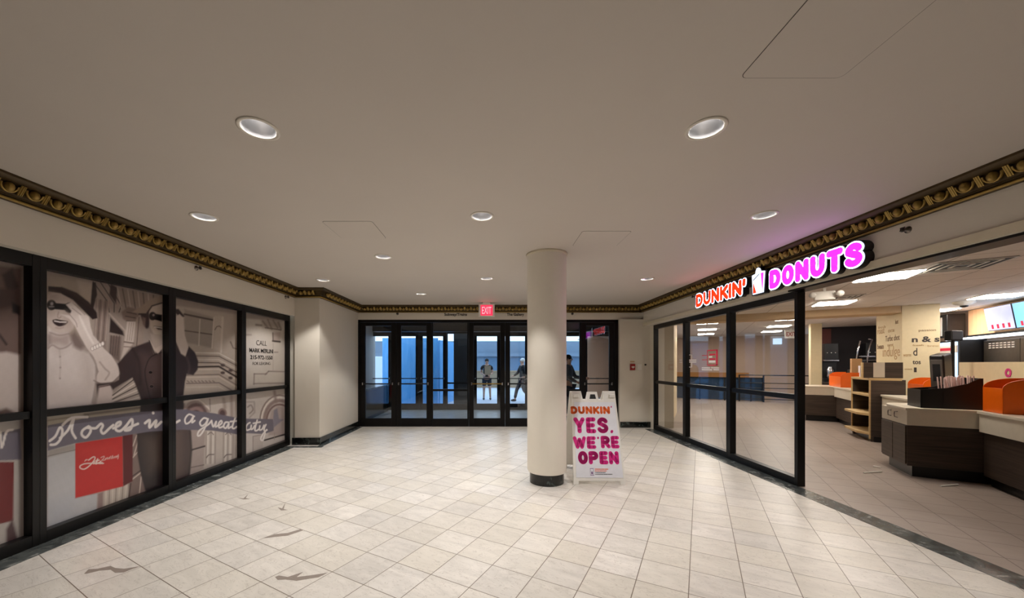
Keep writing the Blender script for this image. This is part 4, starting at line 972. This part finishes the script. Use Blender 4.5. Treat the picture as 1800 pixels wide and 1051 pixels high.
for k, (x0, x1, yy, hh, mm) in enumerate(((636,740,803,10,'print_orange'),(636,728,817,9,'print_orange'),(640,720,830,8,'grayink'),(640,772,843,8,'grayink'))):
    a, z1 = sp_(x0, yy); c2, z0 = sp_(x1, yy+hh); q = MB(); xx = a
    while xx < c2:
        wq = rnd.uniform(.004, .009); q.prism([(xx, z0+.001), (min(xx+wq, c2), z0+.001), (min(xx+wq, c2), z1-.002), (xx, z1-.002)], .004, .005, mp); xx += wq + .0025
    q.build('small_print', M[mm], po)
# dry smudges where the old floor joints were patched
smc = mat('brown_grey_repair', C(140, 128, 118), .5, noise=.2, nscale=60)
zf = lambda x, y: (x/2.571, 740 + y/2.571)
def fl(px, py): Yv = 982.5/(py-640); return (px-864)*Yv/655, Yv
for k, (pts, lb) in enumerate([([(380,690),(400,670),(440,668),(500,655),(520,664),(560,668),(640,655),(600,668),(560,684),(520,686),(500,672),(450,676),(390,690)], 'dark grey streak set in a marble tile, nearest the left shopfront'),
   ([(1243,705),(1260,698),(1300,705),(1370,682),(1340,705),(1400,698),(1480,686),(1440,706),(1400,712),(1340,722),(1290,716),(1255,718)], 'dark grey streak in a marble tile at the bottom middle left'),
   ([(1190,530),(1240,512),(1300,506),(1360,488),(1370,494),(1300,518),(1240,524)], 'thin grey streak in a marble tile, second row from the front'),
   ([(1255,390),(1275,395),(1290,368),(1282,398),(1300,402),(1270,404)], 'small forked grey mark in a marble tile in mid floor'),
   ([(1070,345),(1100,350),(1122,330),(1110,348),(1130,352),(1100,354)], 'small grey mark in a marble tile nearer the mural')]):
    P = [fl(*zf(x, y)) for x, y in pts]
    tag(MB().prism(P, .0002, .0009).build('marble_streak', smc), lb, 'floor streak', 'grey streaks in the marble floor')

# ------------------------------------------------------------------ shop interior shell
def SR(name, a, b, lb, cat_, z=0, group=None): return thing(name, lb, cat_, S(a, b, z), -THETA, group)   # local x = +b, local y = +a
def sbox(mb, b0, b1, a0, a1, z0, z1): return mb.box(b0, b1, a0, a1, z0, z1)
def shopwall(name, a0, a1, b0, b1, z0, z1, m):
    o = MB().box(b0, b1, a0, a1, z0, z1).build(name, m); o.rotation_euler = (0, 0, -THETA); return struct(o)
shopwall('wall_shop_left', 9.73, 12.9, -.85, -.62, 0, 2.75, mat('pale_shop_pillar', C(214, 196, 160), .6, noise=.12, nscale=5))
struct(MB().box(3.84, 4.28, 8.75, 9.3, 0, 2.75).build('wall_shop_corner', mat('grey_beige_paint', C(176, 164, 144), .6)))
shopwall('wall_shop_far', 20, 20.2, -4, 4, -2.5, 2.75, M['beige'])
shopwall('trim_far_band', 19.96, 20, -4, 1.9, .80, 1.12, mat('ochre_wood_band', C(170, 116, 56), .5))
shopwall('wall_shop_lower', 15, 20.1, -4.2, -4, -2.5, 2.75, M['beige'])
shopwall('wall_shop_service', 3.0, 17, 5.60, 5.8, 0, 2.75, M['beige'])
shopwall('wall_shop_dark', 16.6, 16.8, 3.35, 5.6, 0, 2.75, M['dark'])
shopwall('wall_shop_near', -6, -5.9, 2, 12, 0, 2.8, M['beige'])
shopwall('trim_soffit', 11.2, 11.75, -.6, 3.75, 2.60, 2.75, mat('tan_soffit', C(190, 164, 128), .6))
# pillar at the passage, printed word column
t = SR('passage_pillar', 15.0, 3.05, 'slim cream pillar left of the dark back wall', 'pillar'); t['kind'] = 'thing'
MB().box(-.05, .22, -.1, .15, 0, 2.75).build('shaft', M['cream'], t, bevel=.006)
t = SR('word_column', 11.2, 3.76, 'square column printed with brown words such as indulge', 'column'); t['kind'] = 'thing'
MB().box(0, .56, 0, 1.32, 0, 2.748).build('shaft', M['cream'], t, bevel=.006)
def wcol(s, u0, u1, z, h, mm, side, bd=.0):
    # side 'L': face at b=0, reading direction along -a ; side 'R': face at a=0 reading along +b
    if side == 'L': m_ = basis((-.001, u0, z), (0, -1, 0), (0, 0, 1)); wd = u0-u1
    else: m_ = basis((u0, -.001, z), (1, 0, 0), (0, 0, 1)); wd = u1-u0
    text(s, 'printed_word', M[mm], t, m_, width=wd, height=h, depth=.002, bold=bd)
for a_ in ((('indulge', .95, .08, 1.60, .30, 'paleink', 'L', 0), ('Turbo shot', .80, .10, 2.02, .13, 'midink', 'L', .01), ('bean', 1.25, .90, 1.86, .12, 'midink', 'L', .03), ('roast', 1.25, .86, 2.22, .12, 'paleink', 'L', 0),
           ('hot', .30, .16, 2.38, .10, 'midink', 'L', 0), ('sweet', .70, .40, 1.90, .06, 'paleink', 'L', 0), ('cocoa', .66, .35, 2.22, .06, 'paleink', 'L', 0), ('fresh', 1.2, .8, 2.34, .07, 'paleink', 'L', 0),
           ('n & s', .15, .55, 1.96, .12, 'charcoal', 'R', .03), ('d', .17, .23, 1.68, .16, 'charcoal', 'R', .01), ('tos', .16, .28, 1.50, .08, 'charcoal', 'R', .02), ('1', .18, .22, 1.33, .10, 'charcoal', 'R', .01),
           ('passion', .25, .50, 2.17, .06, 'midink', 'R', 0), ('brew', .38, .54, 1.86, .04, 'paleink', 'R', 0), ('fresh', .16, .32, 1.88, .04, 'paleink', 'R', 0), ('warm', .02, .14, 1.66, .05, 'paleink', 'R', 0), ('snack', .04, .16, 1.38, .04, 'paleink', 'R', 0))):
    wcol(*a_)
# bar-like ceiling lights
LP = [(7.3, 2.3), (10.0, 2.37), (12.9, 2.15), (15.2, 2.25), (17.5, 2.37), (12.9, .2), (15.4, .23), (17.7, .22), (10.4, 4.75), (12.5, 4.75), (7.6, 4.75), (4.6, 2.3), (4.9, 4.75), (2.0, 3.2), (8.2, .0)]
LLB = ['shop ceiling light nearest, bright slanted panel above the near counter', 'shop ceiling light behind the emergency lamp', 'shop ceiling light at the top right of the nearest bay', 'shop ceiling light right of the nearest bay, middle', 'shop ceiling light right of the nearest bay, farthest', 'shop ceiling light highest in the middle bay', 'shop ceiling light middle one in the middle bay', 'shop ceiling light lowest in the middle bay', 'shop ceiling light beside the menu screens', 'shop ceiling light right of the printed column', 'shop ceiling light above the near end of the service area', 'shop ceiling light out of view near the entrance', 'shop ceiling light out of view at the service wall', 'shop ceiling light out of view at the rear', 'shop ceiling light just inside the shopfront']
lp0 = None
for i, (a, b) in enumerate(LP):
    if i in (11, 12, 13, 14): continue
    if lp0 is None:
        lp0 = t = SR('ceiling_light', a, b, LLB[i], 'ceiling light', 2.75, 'shop ceiling lights')
        MB().box(-.30, .30, -.30, .30, -.012, 0).build('frame', M['white'], t, bevel=.003)
        for s_ in (-1, 1): MB().box(.02*s_ if s_ > 0 else -.28, .28 if s_ > 0 else -.02, -.28, .28, -.022, -.012).build('diffuser', M['tube'], t)
    else:
        t = copy_tree(lp0); t.location = S(a, b, 2.75); t['label'] = LLB[i]
def vent(x, y, lb, sz=.32):
    t = thing('ceiling_vent', lb, 'air vent', (x, y, 2.75), -THETA)
    MB().box(-sz, sz, -sz, sz, -.006, 0).build('backing', M['ink'], t)
    f = MB()
    for k in range(4):
        q = sz*(1-.25*k); w_ = .010
        for s_ in (-1, 1): f.box(-q, q, s_*q-w_, s_*q+w_, -.012, -.006); f.box(s_*q-w_, s_*q+w_, -q, q, -.012, -.006)
    f.build('louvre', M['white'], t)
vent(5.95, 4.72, 'large square louvred air vent above the near counter'); vent(6.55, 6.95, 'square air vent behind the emergency lamp', .25)
t = thing('emergency_light', 'white twin-head emergency lamp hanging inside the shop entrance', 'emergency light', (5.45, 6.1, 2.75), R(-30))
MB().box(-.02, .02, -.02, .02, -.06, 0).box(-.13, .13, -.04, .04, -.20, -.06).build('housing', M['white'], t, bevel=.01)
for s_ in (-1, 1): MB().lathe([(.02, 0), (.045, .05), (.05, .07), (.001, .072)], 20, Matrix.Translation((s_*.17, -.04, -.10)) @ Matrix.Rotation(R(110), 4, 'X')).build('lamp_head', M['white'], t, smooth=True)
t = thing('smoke_dome', 'white round ceiling dome near the menu screens', 'ceiling dome', (9.45, 7.45, 2.75))
MB().lathe([(.15, 0), (.15, -.03), (.11, -.06), (.001, -.10)], 24).build('dome', M['white'], t, smooth=True)
MB().lathe([(.06, -.07), (.05, -.11), (.001, -.12)], 18).build('lens', M['blackpl'], t, smooth=True)
# far exit sign and blue sign
t = SR('exit_sign', 16.6, 2.80, 'small white exit sign with red letters deep in the shop', 'exit sign', 2.75)
MB().box(-.17, .17, -.03, .03, -.34, -.05).box(-.03, .03, -.02, .02, -.05, 0).build('housing', M['white'], t, bevel=.005)
text('EXIT', 'letters', M['red'], t, basis((-.13, -.03, -.27), (1, 0, 0), (0, 0, 1)), width=.26, height=.15, depth=.003, bold=.02)
t = SR('lit_sign', 19.9, 2.9, 'small pale blue lit sign on the far beige wall', 'sign', 2.35)
MB().box(-.15, .15, -.05, .05, 0, .25).build('box', mat('pale_blue_lit', C(200, 225, 255), .5, emit=(.6, .8, 1, 1), estr=.9), t, bevel=.01)
# railing and dark glazed balustrade
t = SR('railing', 18.1, -1.2, 'black horizontal bar railing at the stair opening', 'railing')
f = MB()
for z in (.12, .35, .55, .75, 1.06): f.tube([(3.9 if z < 0 else 2.6, 0, z), (6.2, 0, z)], .016 if z < 1 else .022, 6)
f.build('bar', M['black'], t)
for x in (2.6, 3.4, 4.8, 6.2): MB().box(x-.025, x+.025, -.025, .025, 0, 1.08).build('post', M['black'], t)
t = SR('glass_balustrade', 18.25, -1.8, 'dark blue glazed balustrade left of the bar railing', 'balustrade')
MB().box(0, 4.0, -.01, .01, .03, .92).build('pane', mat('blue_grey_glass', C(44, 62, 84), .12, noise=.5, nscale=2.5), t)
for x in (0, .9, 1.8, 2.7, 3.6, 4.0): MB().box(x-.025, x+.025, -.03, .03, 0, .94).build('post', M['black'], t)
MB().box(0, 4.0, -.03, .03, .92, .96).build('top_rail', M['black'], t)

# ------------------------------------------------------------------ counters
def poly_counter(a, b, lb, L, front_door=True, w_=1.24):
    """bump-out cabinet: body corner (0,0) at a,b; spans +b .6 and +a L"""
    t = SR('counter_cabinet', a, b, lb, 'counter', 0)
    MB().box(.07, w_, .07, L-.02, 0, .15).build('toe_kick', M['blackpl'], t)
    MB().box(0, w_, 0, L, .15, .685).build('body', M['wood'], t, bevel=.002)
    MB().box(-.003, w_+.002, -.003, L+.002, .688, .885).build('white_band', M['laminate'], t, bevel=.003)
    pts = [(-.02, -.02), (w_+.01, -.02), (w_+.01, L+.05), (.12, L+.05)] + [(.12 - .14*math.sin(R(q)), L*.55 + .5*L*math.cos(R(q))) for q in range(0, 91, 10)]
    MB().prism(pts, .885, .92).build('worktop', M['laminate'], t, bevel=.006)
    if front_door:
        for y0, y1 in ((.02, L/2-.008), (L/2+.008, L-.02)):
            d = MB().box(-.014, 0, y0, y1, .17, .675).build('door', M['wood'], t, bevel=.002)
        for yy in (L/2-.10, L/2+.10):
            MB().tube([(-.006, yy-.03, .84), (-.02, yy+.02, .835), (-.02, yy+.03, .80), (-.02, yy+.02, .765), (-.006, yy-.03, .76)], .006, 6).build('handle', M['steel'], t)
    return t
poly_counter(7.03, 2.41, 'near walnut counter cabinet with white drawer band and curved top', .78)
poly_counter(12.75, 2.41, 'far walnut counter cabinet beyond the display shelf', .80, False)
def run_counter(a0, a1, lb, b=3.03):
    t = SR('counter', a0, b, lb, 'counter'); L = a1-a0
    MB().box(.10, .62, 0, L, 0, .12).build('toe_kick', M['blackpl'], t)
    MB().box(.04, .64, 0, L, .12, .66).build('body', M['wood'], t)
    MB().box(0, .65, 0, L, .66, .885).build('white_band', M['laminate'], t, bevel=.003)
    MB().box(-.02, .67, 0, L, .885, .92).build('worktop', M['laminate'], t, bevel=.004)
    return t
run_counter(1.2, 7.00, 'long white-fronted counter at the right edge of the photo')
run_counter(7.90, 9.83, 'white-topped counter between near cabinet and display shelf')
run_counter(10.95, 12.72, 'counter with orange tray between shelf and far cabinet')
# display shelf
t = SR('display_shelf', 9.88, 2.87, 'dark walnut display unit with four beech shelves', 'shelf unit')
MB().box(.02, .5, 0, .03, 0, 1.2).box(.46, .5, .03, 1.0, 0, 1.2).box(.02, .5, .97, 1.0, 0, 1.2).build('carcass', M['wood'], t)
MB().box(.44, .46, .03, .97, .1, 1.19).build('back_panel', M['blackpl'], t)
MB().box(.0, .02, -.002, .03, .05, 1.2).box(.0, .02, .97, 1.0, .05, 1.2).build('edge_strip', M['beech'], t)
for z, dp in ((1.2, 0), (.88, .0), (.51, .12), (.14, .12)):
    MB().prism([(.45, -.002 if z > 1 else .03), (0, -.002 if z > 1 else .03), (-dp, .25), (-dp, .95), (0, 1.0), (.45, .97)], z-.015, z+.03).build('shelf', M['beech'], t, bevel=.003)
MB().box(.06, .5, -.02, .98, 0, .10).build('plinth', M['blackpl'], t)
t = SR('wood_partition', 9.93, 2.80, 'walnut board standing on top of the display shelf', 'partition', 1.232)
MB().box(0, .55, 0, .06, 0, .30).build('panel', M['wood'], t)
MB().box(-.02, 0, -.005, .065, 0, .30).build('edge', M['beech'], t)
tag(MB().box(-.0, .16, -.004, 0, 1.245, 1.53).build('paper_sheet', M['laminate'], None), 'cream blank sheet on the walnut board above the display shelf', 'sheet')
o = bpy.data.objects['paper_sheet']; o.location = S(9.928, 2.94); o.rotation_euler = (0, 0, -THETA)
# orange trays
def tray(a, b, L, lb, flip=1, w_=.34, h=.34):
    t = SR('orange_tray', a, b, lb, 'tray', .9205)
    MB().box(0, .008, 0, L, 0, h*.72).box(w_-.008, w_, 0, L, 0, h*.72).box(0, w_, 0, L, 0, .008).build('bin', M['orange'], t, bevel=.002)
    prof = [(0, 0), (0, h*.72)] + [(w_*.5 - w_*.5*math.cos(R(q)), h*.72 + h*.28*math.sin(R(q))) for q in range(15, 91, 15)] + [(w_, h), (w_, 0)]
    for yy in (0, L-.01):
        MB().prism(prof, -.01, 0, Matrix.Translation((0, yy, 0)) @ Matrix.Rotation(R(90), 4, 'X')).build('end_panel', M['orange'], t)
    return t
tray(6.67, 3.07, .35, 'large orange tray at the right edge holding clear lids', w_=.5, h=.41)
tray(8.35, 3.04, .5, 'small orange tray behind the black scanner', h=.36)
tray(12.33, 3.06, .95, 'far orange tray with paper goods by the blue tablet', h=.37)
# black bin with straws
t = SR('straw_bin', 7.10, 2.56, 'black plastic bin full of wrapped straws on near counter', 'bin', .92)
sidep = [(0, 0), (0, .24), (.07, .25), (.24, .27), (.42, .33), (.52, .40), (.55, .40), (.55, 0)]
m90 = Matrix.Rotation(R(90), 4, 'X')
MB().prism(sidep, -.012, 0, m90).build('front_panel', M['blackpl'], t); MB().prism(sidep, -.36, -.348, m90).build('rear_panel', M['blackpl'], t)
MB().box(0, .012, 0, .36, 0, .24).box(.54, .55, 0, .36, 0, .40).box(0, .55, 0, .36, 0, .012).box(.2, .21, 0, .36, 0, .25).build('wall_panel', M['blackpl'], t)
straw0 = None
wrap = mat('pink_white_wrapper', C(240, 212, 206), .5)
for k in range(36):
    if straw0 is None:
        straw0 = MB().tube([(0, 0, 0), (0, 0, .26)], .0075, 6).build('wrapped_straw', wrap); o = straw0
    else:
        o = straw0.copy(); COL.objects.link(o)
    tag(o, 'thin wrapped straw standing in the black bin on near counter', 'straw', 'wrapped straws in the black bin')
    lx = .30 + .026*(k % 9) + rnd.uniform(-.004, .004); ly = .05 + .085*(k // 9) + rnd.uniform(-.01, .01)
    o.location = S(7.10 + ly, 2.56 + lx, .94 + rnd.uniform(0, .03)); o.scale = (1, 1, 1.28 + .42*lx)
    o.rotation_euler = (rnd.uniform(-.04, .04), -.06 + rnd.uniform(-.02, .02), 0)
# clear domed lids in the orange tray
lidm = glass('clear_plastic_lid', (.82, .88, .9), .25, .1); lid0 = None
for k in range(24):
    if lid0 is None:
        lid0 = MB().lathe([(.052, 0), (.05, .006), (.045, .03), (.03, .048), (.008, .055)], 20).build('dome_lid', lidm, smooth=True); o = lid0
    else: o = lid0.copy(); COL.objects.link(o)
    tag(o, 'clear domed cup lid piled in the orange tray at right', 'lid', 'clear lids in the orange tray')
    o.location = S(6.745 + .105*(k % 3), 3.17 + .12*((k // 3) % 2), .93 + .0605*(k // 6)); o.rotation_euler = (0, 0, 0)
# scanner terminal
t = thing('order_terminal', 'tall black order terminal with silver face behind the straw bin', 'terminal', S(7.66, 2.96, .92), R(25))
MB().box(-.12, .12, -.09, .12, 0, .02).box(-.03, .03, .0, .06, 0, .3).build('stand', M['blackpl'], t, bevel=.006)
tm = Matrix.Translation((0, 0, .26)) @ Matrix.Rotation(R(-8), 4, 'Y')
MB().box(-.10, .19, -.07, .07, 0, .46, tm).build('housing', M['blackpl'], t, bevel=.02, segs=3)
MB().box(-.115, -.10, -.055, .055, .02, .40, tm).build('face', M['steel'], t, bevel=.004); MB().box(-.119, -.115, -.035, .035, .10, .34, tm).build('screen', M['blackpl'], t)
MB().sph((.02, -.072, .33), .035, 14, (1, .12, .7)).build('badge', M['decalwhite'], t)
t = thing('customer_display', 'black pole display rising behind the order terminal', 'display', S(8.90, 3.57, .92), R(10))
MB().lathe([(.08, 0), (.08, .012), (.024, .02), (.022, .98)], 16).build('pole', M['blackpl'], t); MB().box(-.10, .14, -.05, .05, .96, 1.12).build('head', M['blackpl'], t, bevel=.015)
t = SR('cream_divider', 7.85, 3.72, 'cream printed divider panel with pink ring behind the straws', 'panel', .0)
MB().box(0, .02, -.25, 1.25, .0, 1.53).build('board', M['cream'], t, bevel=.003)
MB().lathe([(.03, 0), (.062, 0), (.062, .004), (.03, .004)], 24, Matrix.Translation((-.002, .12, 1.38)) @ Matrix.Rotation(R(-90), 4, 'Y')).build('pink_ring', M['print_pink'], t)
# papers on the near counter and litter
for k, (a, b, s_) in enumerate(((7.45, 2.56, .07), (7.60, 2.62, .05))):
    o = MB().box(-s_, s_, -s_*.6, s_*.6, 0, .002).box(-s_*.5, s_*.5, -s_*.3, s_*.3, .002, .003).build('paper_slip', M['white'], loc=S(a, b, .92)); o.rotation_euler = (0, 0, .5)
    tag(o, ['white paper slip at the front of the near counter top', 'smaller white paper slip close to the black bin'][k], 'paper')
for k, (p0, p1, lb) in enumerate((((1518, 832), (1550, 830), 'long white straw on the shop floor'), ((1535, 820.5), (1548, 823), 'short white paper scrap on the shop floor behind the straw'), ((1654, 855.5), (1684, 853), 'white straw on the shop floor by the near cabinet'))):
    x0, y0 = fl(*p0); x1, y1 = fl(*p1); tag(MB().tube([(x0, y0, .010), (x1, y1, .010)], .0095, 6).build('dropped_straw', M['white']), lb, 'straw')
# things on and behind the far counters
def brewer(a, b, lb, k=1.0):
    t = SR('coffee_brewer', a, b, lb, 'coffee machine', .92)
    MB().box(0, .36*k, 0, .42, 0, .12).box(0, .36*k, .22, .42, .12, .9).box(0, .36*k, 0, .42, .72, 1.25).build('body', M['blackpl'], t, bevel=.01)
    MB().lathe([(.05, .13), (.09, .16), (.09, .4), (.06, .46), (.06, .5)], 20, Matrix.Translation((.18*k, .11, 0))).build('carafe', M['chrome'], t, smooth=True)
    MB().box(-.01, .37*k, -.01, .2, .68, .72).build('tray', M['chrome'], t, bevel=.004)
    for i in range(3): MB().sph((.08*k + .1*i*k, -.005, .95), .014, 8).build('button', M['decalwhite'], t)
    return t
brewer(15.95, 3.55, 'black coffee brewer at the left against the dark wall'); brewer(15.95, 4.55, 'black coffee brewer at the right behind the chrome levers', 1.2)
t = SR('back_counter', 15.9, 3.45, 'back counter under the coffee machines', 'counter')
MB().box(0, 2.1, 0, .68, 0, .88).build('body', M['wood'], t); MB().box(-.01, 2.11, -.02, .68, .88, .918).build('worktop', M['steel'], t)
t = SR('lever_tap', 14.2, 3.90, 'pair of tall chrome lever taps in front of the dark wall', 'tap', 0)
MB().box(-.2, .2, -.15, .15, 0, 1.35).box(-.08, .14, -.1, .1, 1.35, 1.62).build('body', M['blackpl'], t, bevel=.02)
MB().tube([(-.08, -.1, 1.5), (-.05, -.12, 1.85), (.0, -.14, 2.15)], .018, 10).build('lever', M['chrome'], t, smooth=True)
MB().tube([(.14, -.1, 1.45), (.17, -.12, 1.85), (.24, -.14, 2.18), (.16, -.16, 2.19)], .018, 10).build('lever', M['chrome'], t, smooth=True)
MB().box(-.02, .3, -.16, -.1, 1.70, 1.73).build('bracket', M['chrome'], t)
t = SR('chrome_bowl', 15.98, 5.22, 'shiny round steel bowl left of the printed column', 'bowl', .918)
MB().lathe([(.1, 0), (.12, .5), (.2, .62), (.24, .66), (.23, .66), (.1, .56)], 24).build('bowl', M['chrome'], t, smooth=True)
t = SR('wall_poster', 16.58, 3.42, 'maroon poster on the dark wall beside the slim pillar', 'poster', 1.2); MB().box(0, .45, -.012, 0, 0, 1.5).build('sheet', M['redbrown'], t)
# paper goods around the far tray
for k, (a, b, w_, h_, m_, lb, tl) in enumerate(((12.37, 3.58, .17, .30, 'white', 'white paper stack standing left behind the far orange tray', 0), (12.70, 3.56, .12, .24, 'poster', 'pale carton at the left end of the far orange tray', 0), (12.17, 3.58, .17, .26, 'decalwhite', 'off-white carton in the middle behind the far tray', 0), (12.98, 3.52, .2, .42, 'paleink', 'tan cardboard carton highest behind the far tray', 0), (11.92, 3.56, .28, .24, 'cream', 'cream box with black stripes right behind the far tray', 0))):
    t = SR('paper_carton', a, b, lb, 'carton', .9205)
    z0 = 0
    MB().box(-w_/2, w_/2, -.06, .06, 0, h_ + .3 + z0, Matrix.Rotation(tl*.5, 4, 'Y')).build('box', M[m_], t, bevel=.004)
    if k == 4:
        for q in range(4): MB().box(.04, .135, -.063, -.06, .33+q*.045, .35+q*.045).build('stripe', M['ink'], t)
t = SR('blue_tablet', 11.3, 3.18, 'tilted pale blue tablet beside the walnut board', 'tablet', .921)
tm = Matrix.Rotation(R(22), 4, 'Y')
MB().box(-.012, .012, -.11, .11, .16, .62, tm).build('screen', mat('pale_blue_screen', C(120, 150, 200), .25, emit=(.3, .45, .8, 1), estr=.5), t, bevel=.004)
MB().box(-.012, .10, -.08, .08, 0, .02).box(.05, .08, -.02, .02, 0, .3).build('stand', M['blackpl'], t)

# ------------------------------------------------------------------ service wall: menu screens, light strip, stainless panels
t = SR('menu_bulkhead', 9.0, 5.45, 'wood-look bulkhead carrying the menu screens', 'bulkhead', 0)
MB().box(0, .14, -2, 3.97, 2.16, 2.74).build('panel', wood_mat('light_oak_panel', C(206, 160, 122), C(222, 180, 142), (1.5, 20, 1.5)), t)
MB().box(-.04, .14, -2.4, 3.97, 2.10, 2.16).build('ledge', M['black'], t)
scr_img = mat('menu_screen_face', C(180, 190, 240), .3, emit=(.50, .54, .95, 1), estr=.62, noise=.2, nscale=5)
for k, a in enumerate((11.60, 10.78, 9.96)):
    t = SR('menu_screen', a - .3, 5.40, ['menu screen farthest left, next to the oak panel', 'second menu screen from the left', 'menu screen at the right edge'][k], 'screen', 2.20)
    m_ = Matrix.Rotation(R(-8), 4, 'Y')
    MB().box(-.03, .03, .0, .80, 0, .50, m_).build('housing', M['blackpl'], t, bevel=.006)
    MB().box(-.034, -.03, .015, .785, .015, .485, m_).build('display', scr_img if k != 1 else mat('menu_screen_blue', C(120, 190, 240), .3, emit=(.16, .50, 1.0, 1), estr=.75), t)
    for q in range(4): MB().box(-.037, -.034, .12+q*.16, .18+q*.16, .04, .13, m_).build('cup_picture', M['decalred'], t)
t = SR('light_strip', 8.0, 5.30, 'long cool white light strip under the menu screens', 'light strip', 2.07)
MB().box(-.06, .04, 0, 5.35, -.02, .03).build('tube', M['cool'], t)
t = SR('side_speaker', 13.17, 5.25, 'tall black box hanging left of the oak panel', 'speaker', 2.13)
MB().box(-.12, .18, -.15, .15, 0, .56).build('cabinet', M['blackpl'], t, bevel=.01); MB().box(-.13, -.12, .05, .13, .05, .5).build('control_strip', M['decalwhite'], t)
for k in range(4):
    a = 9.0 + k*1.05 - 1.05
    t = SR('stainless_cabinet', a, 5.32, ['stainless wall cabinet at the right photo edge', 'second stainless wall cabinet from the right', 'third stainless wall cabinet from the right', 'stainless wall cabinet farthest left'][k], 'cabinet', 1.45, 'stainless cabinets under the menu screens')
    MB().box(0, .27, .01, 1.04, 0, .55).build('body', M['steel'], t, bevel=.006)
    f = MB()
    for r_ in range(3):
        for c_ in range(7): f.box(-.004, 0, .14+c_*.11, .21+c_*.11, .38+r_*.045, .40+r_*.045)
    f.build('vent_slots', M['decalwhite'], t)
t = SR('back_worktop', 7.9, 5.0, 'dark equipment bench below the stainless cabinets', 'bench')
MB().box(0, .58, 0, 4.2, 0, .9).build('body', M['steel'], t, bevel=.01); MB().box(.15, .55, .3, 1.6, .9, 1.35).build('oven', M['blackpl'], t, bevel=.02)
t = SR('lit_drinks_cooler', 11.85, 5.0, 'lit pale blue cooler with red signs right of the printed column', 'cooler')
MB().box(.0, .40, .35, 1.6, 0, 2.04).build('cabinet', M['blackpl'], t, bevel=.01)
MB().box(-.01, 0, .42, 1.53, 1.0, 2.0).build('lit_front', mat('cool_lit_front', C(200, 225, 255), .4, emit=(.50, .72, 1.0, 1), estr=1.0), t)
MB().box(-.03, -.01, .40, 1.55, 1.76, 1.92).build('sign_band', M['decalwhite'], t); MB().box(-.034, -.03, .5, 1.4, 1.81, 1.87).build('red_print', M['decalred'], t)
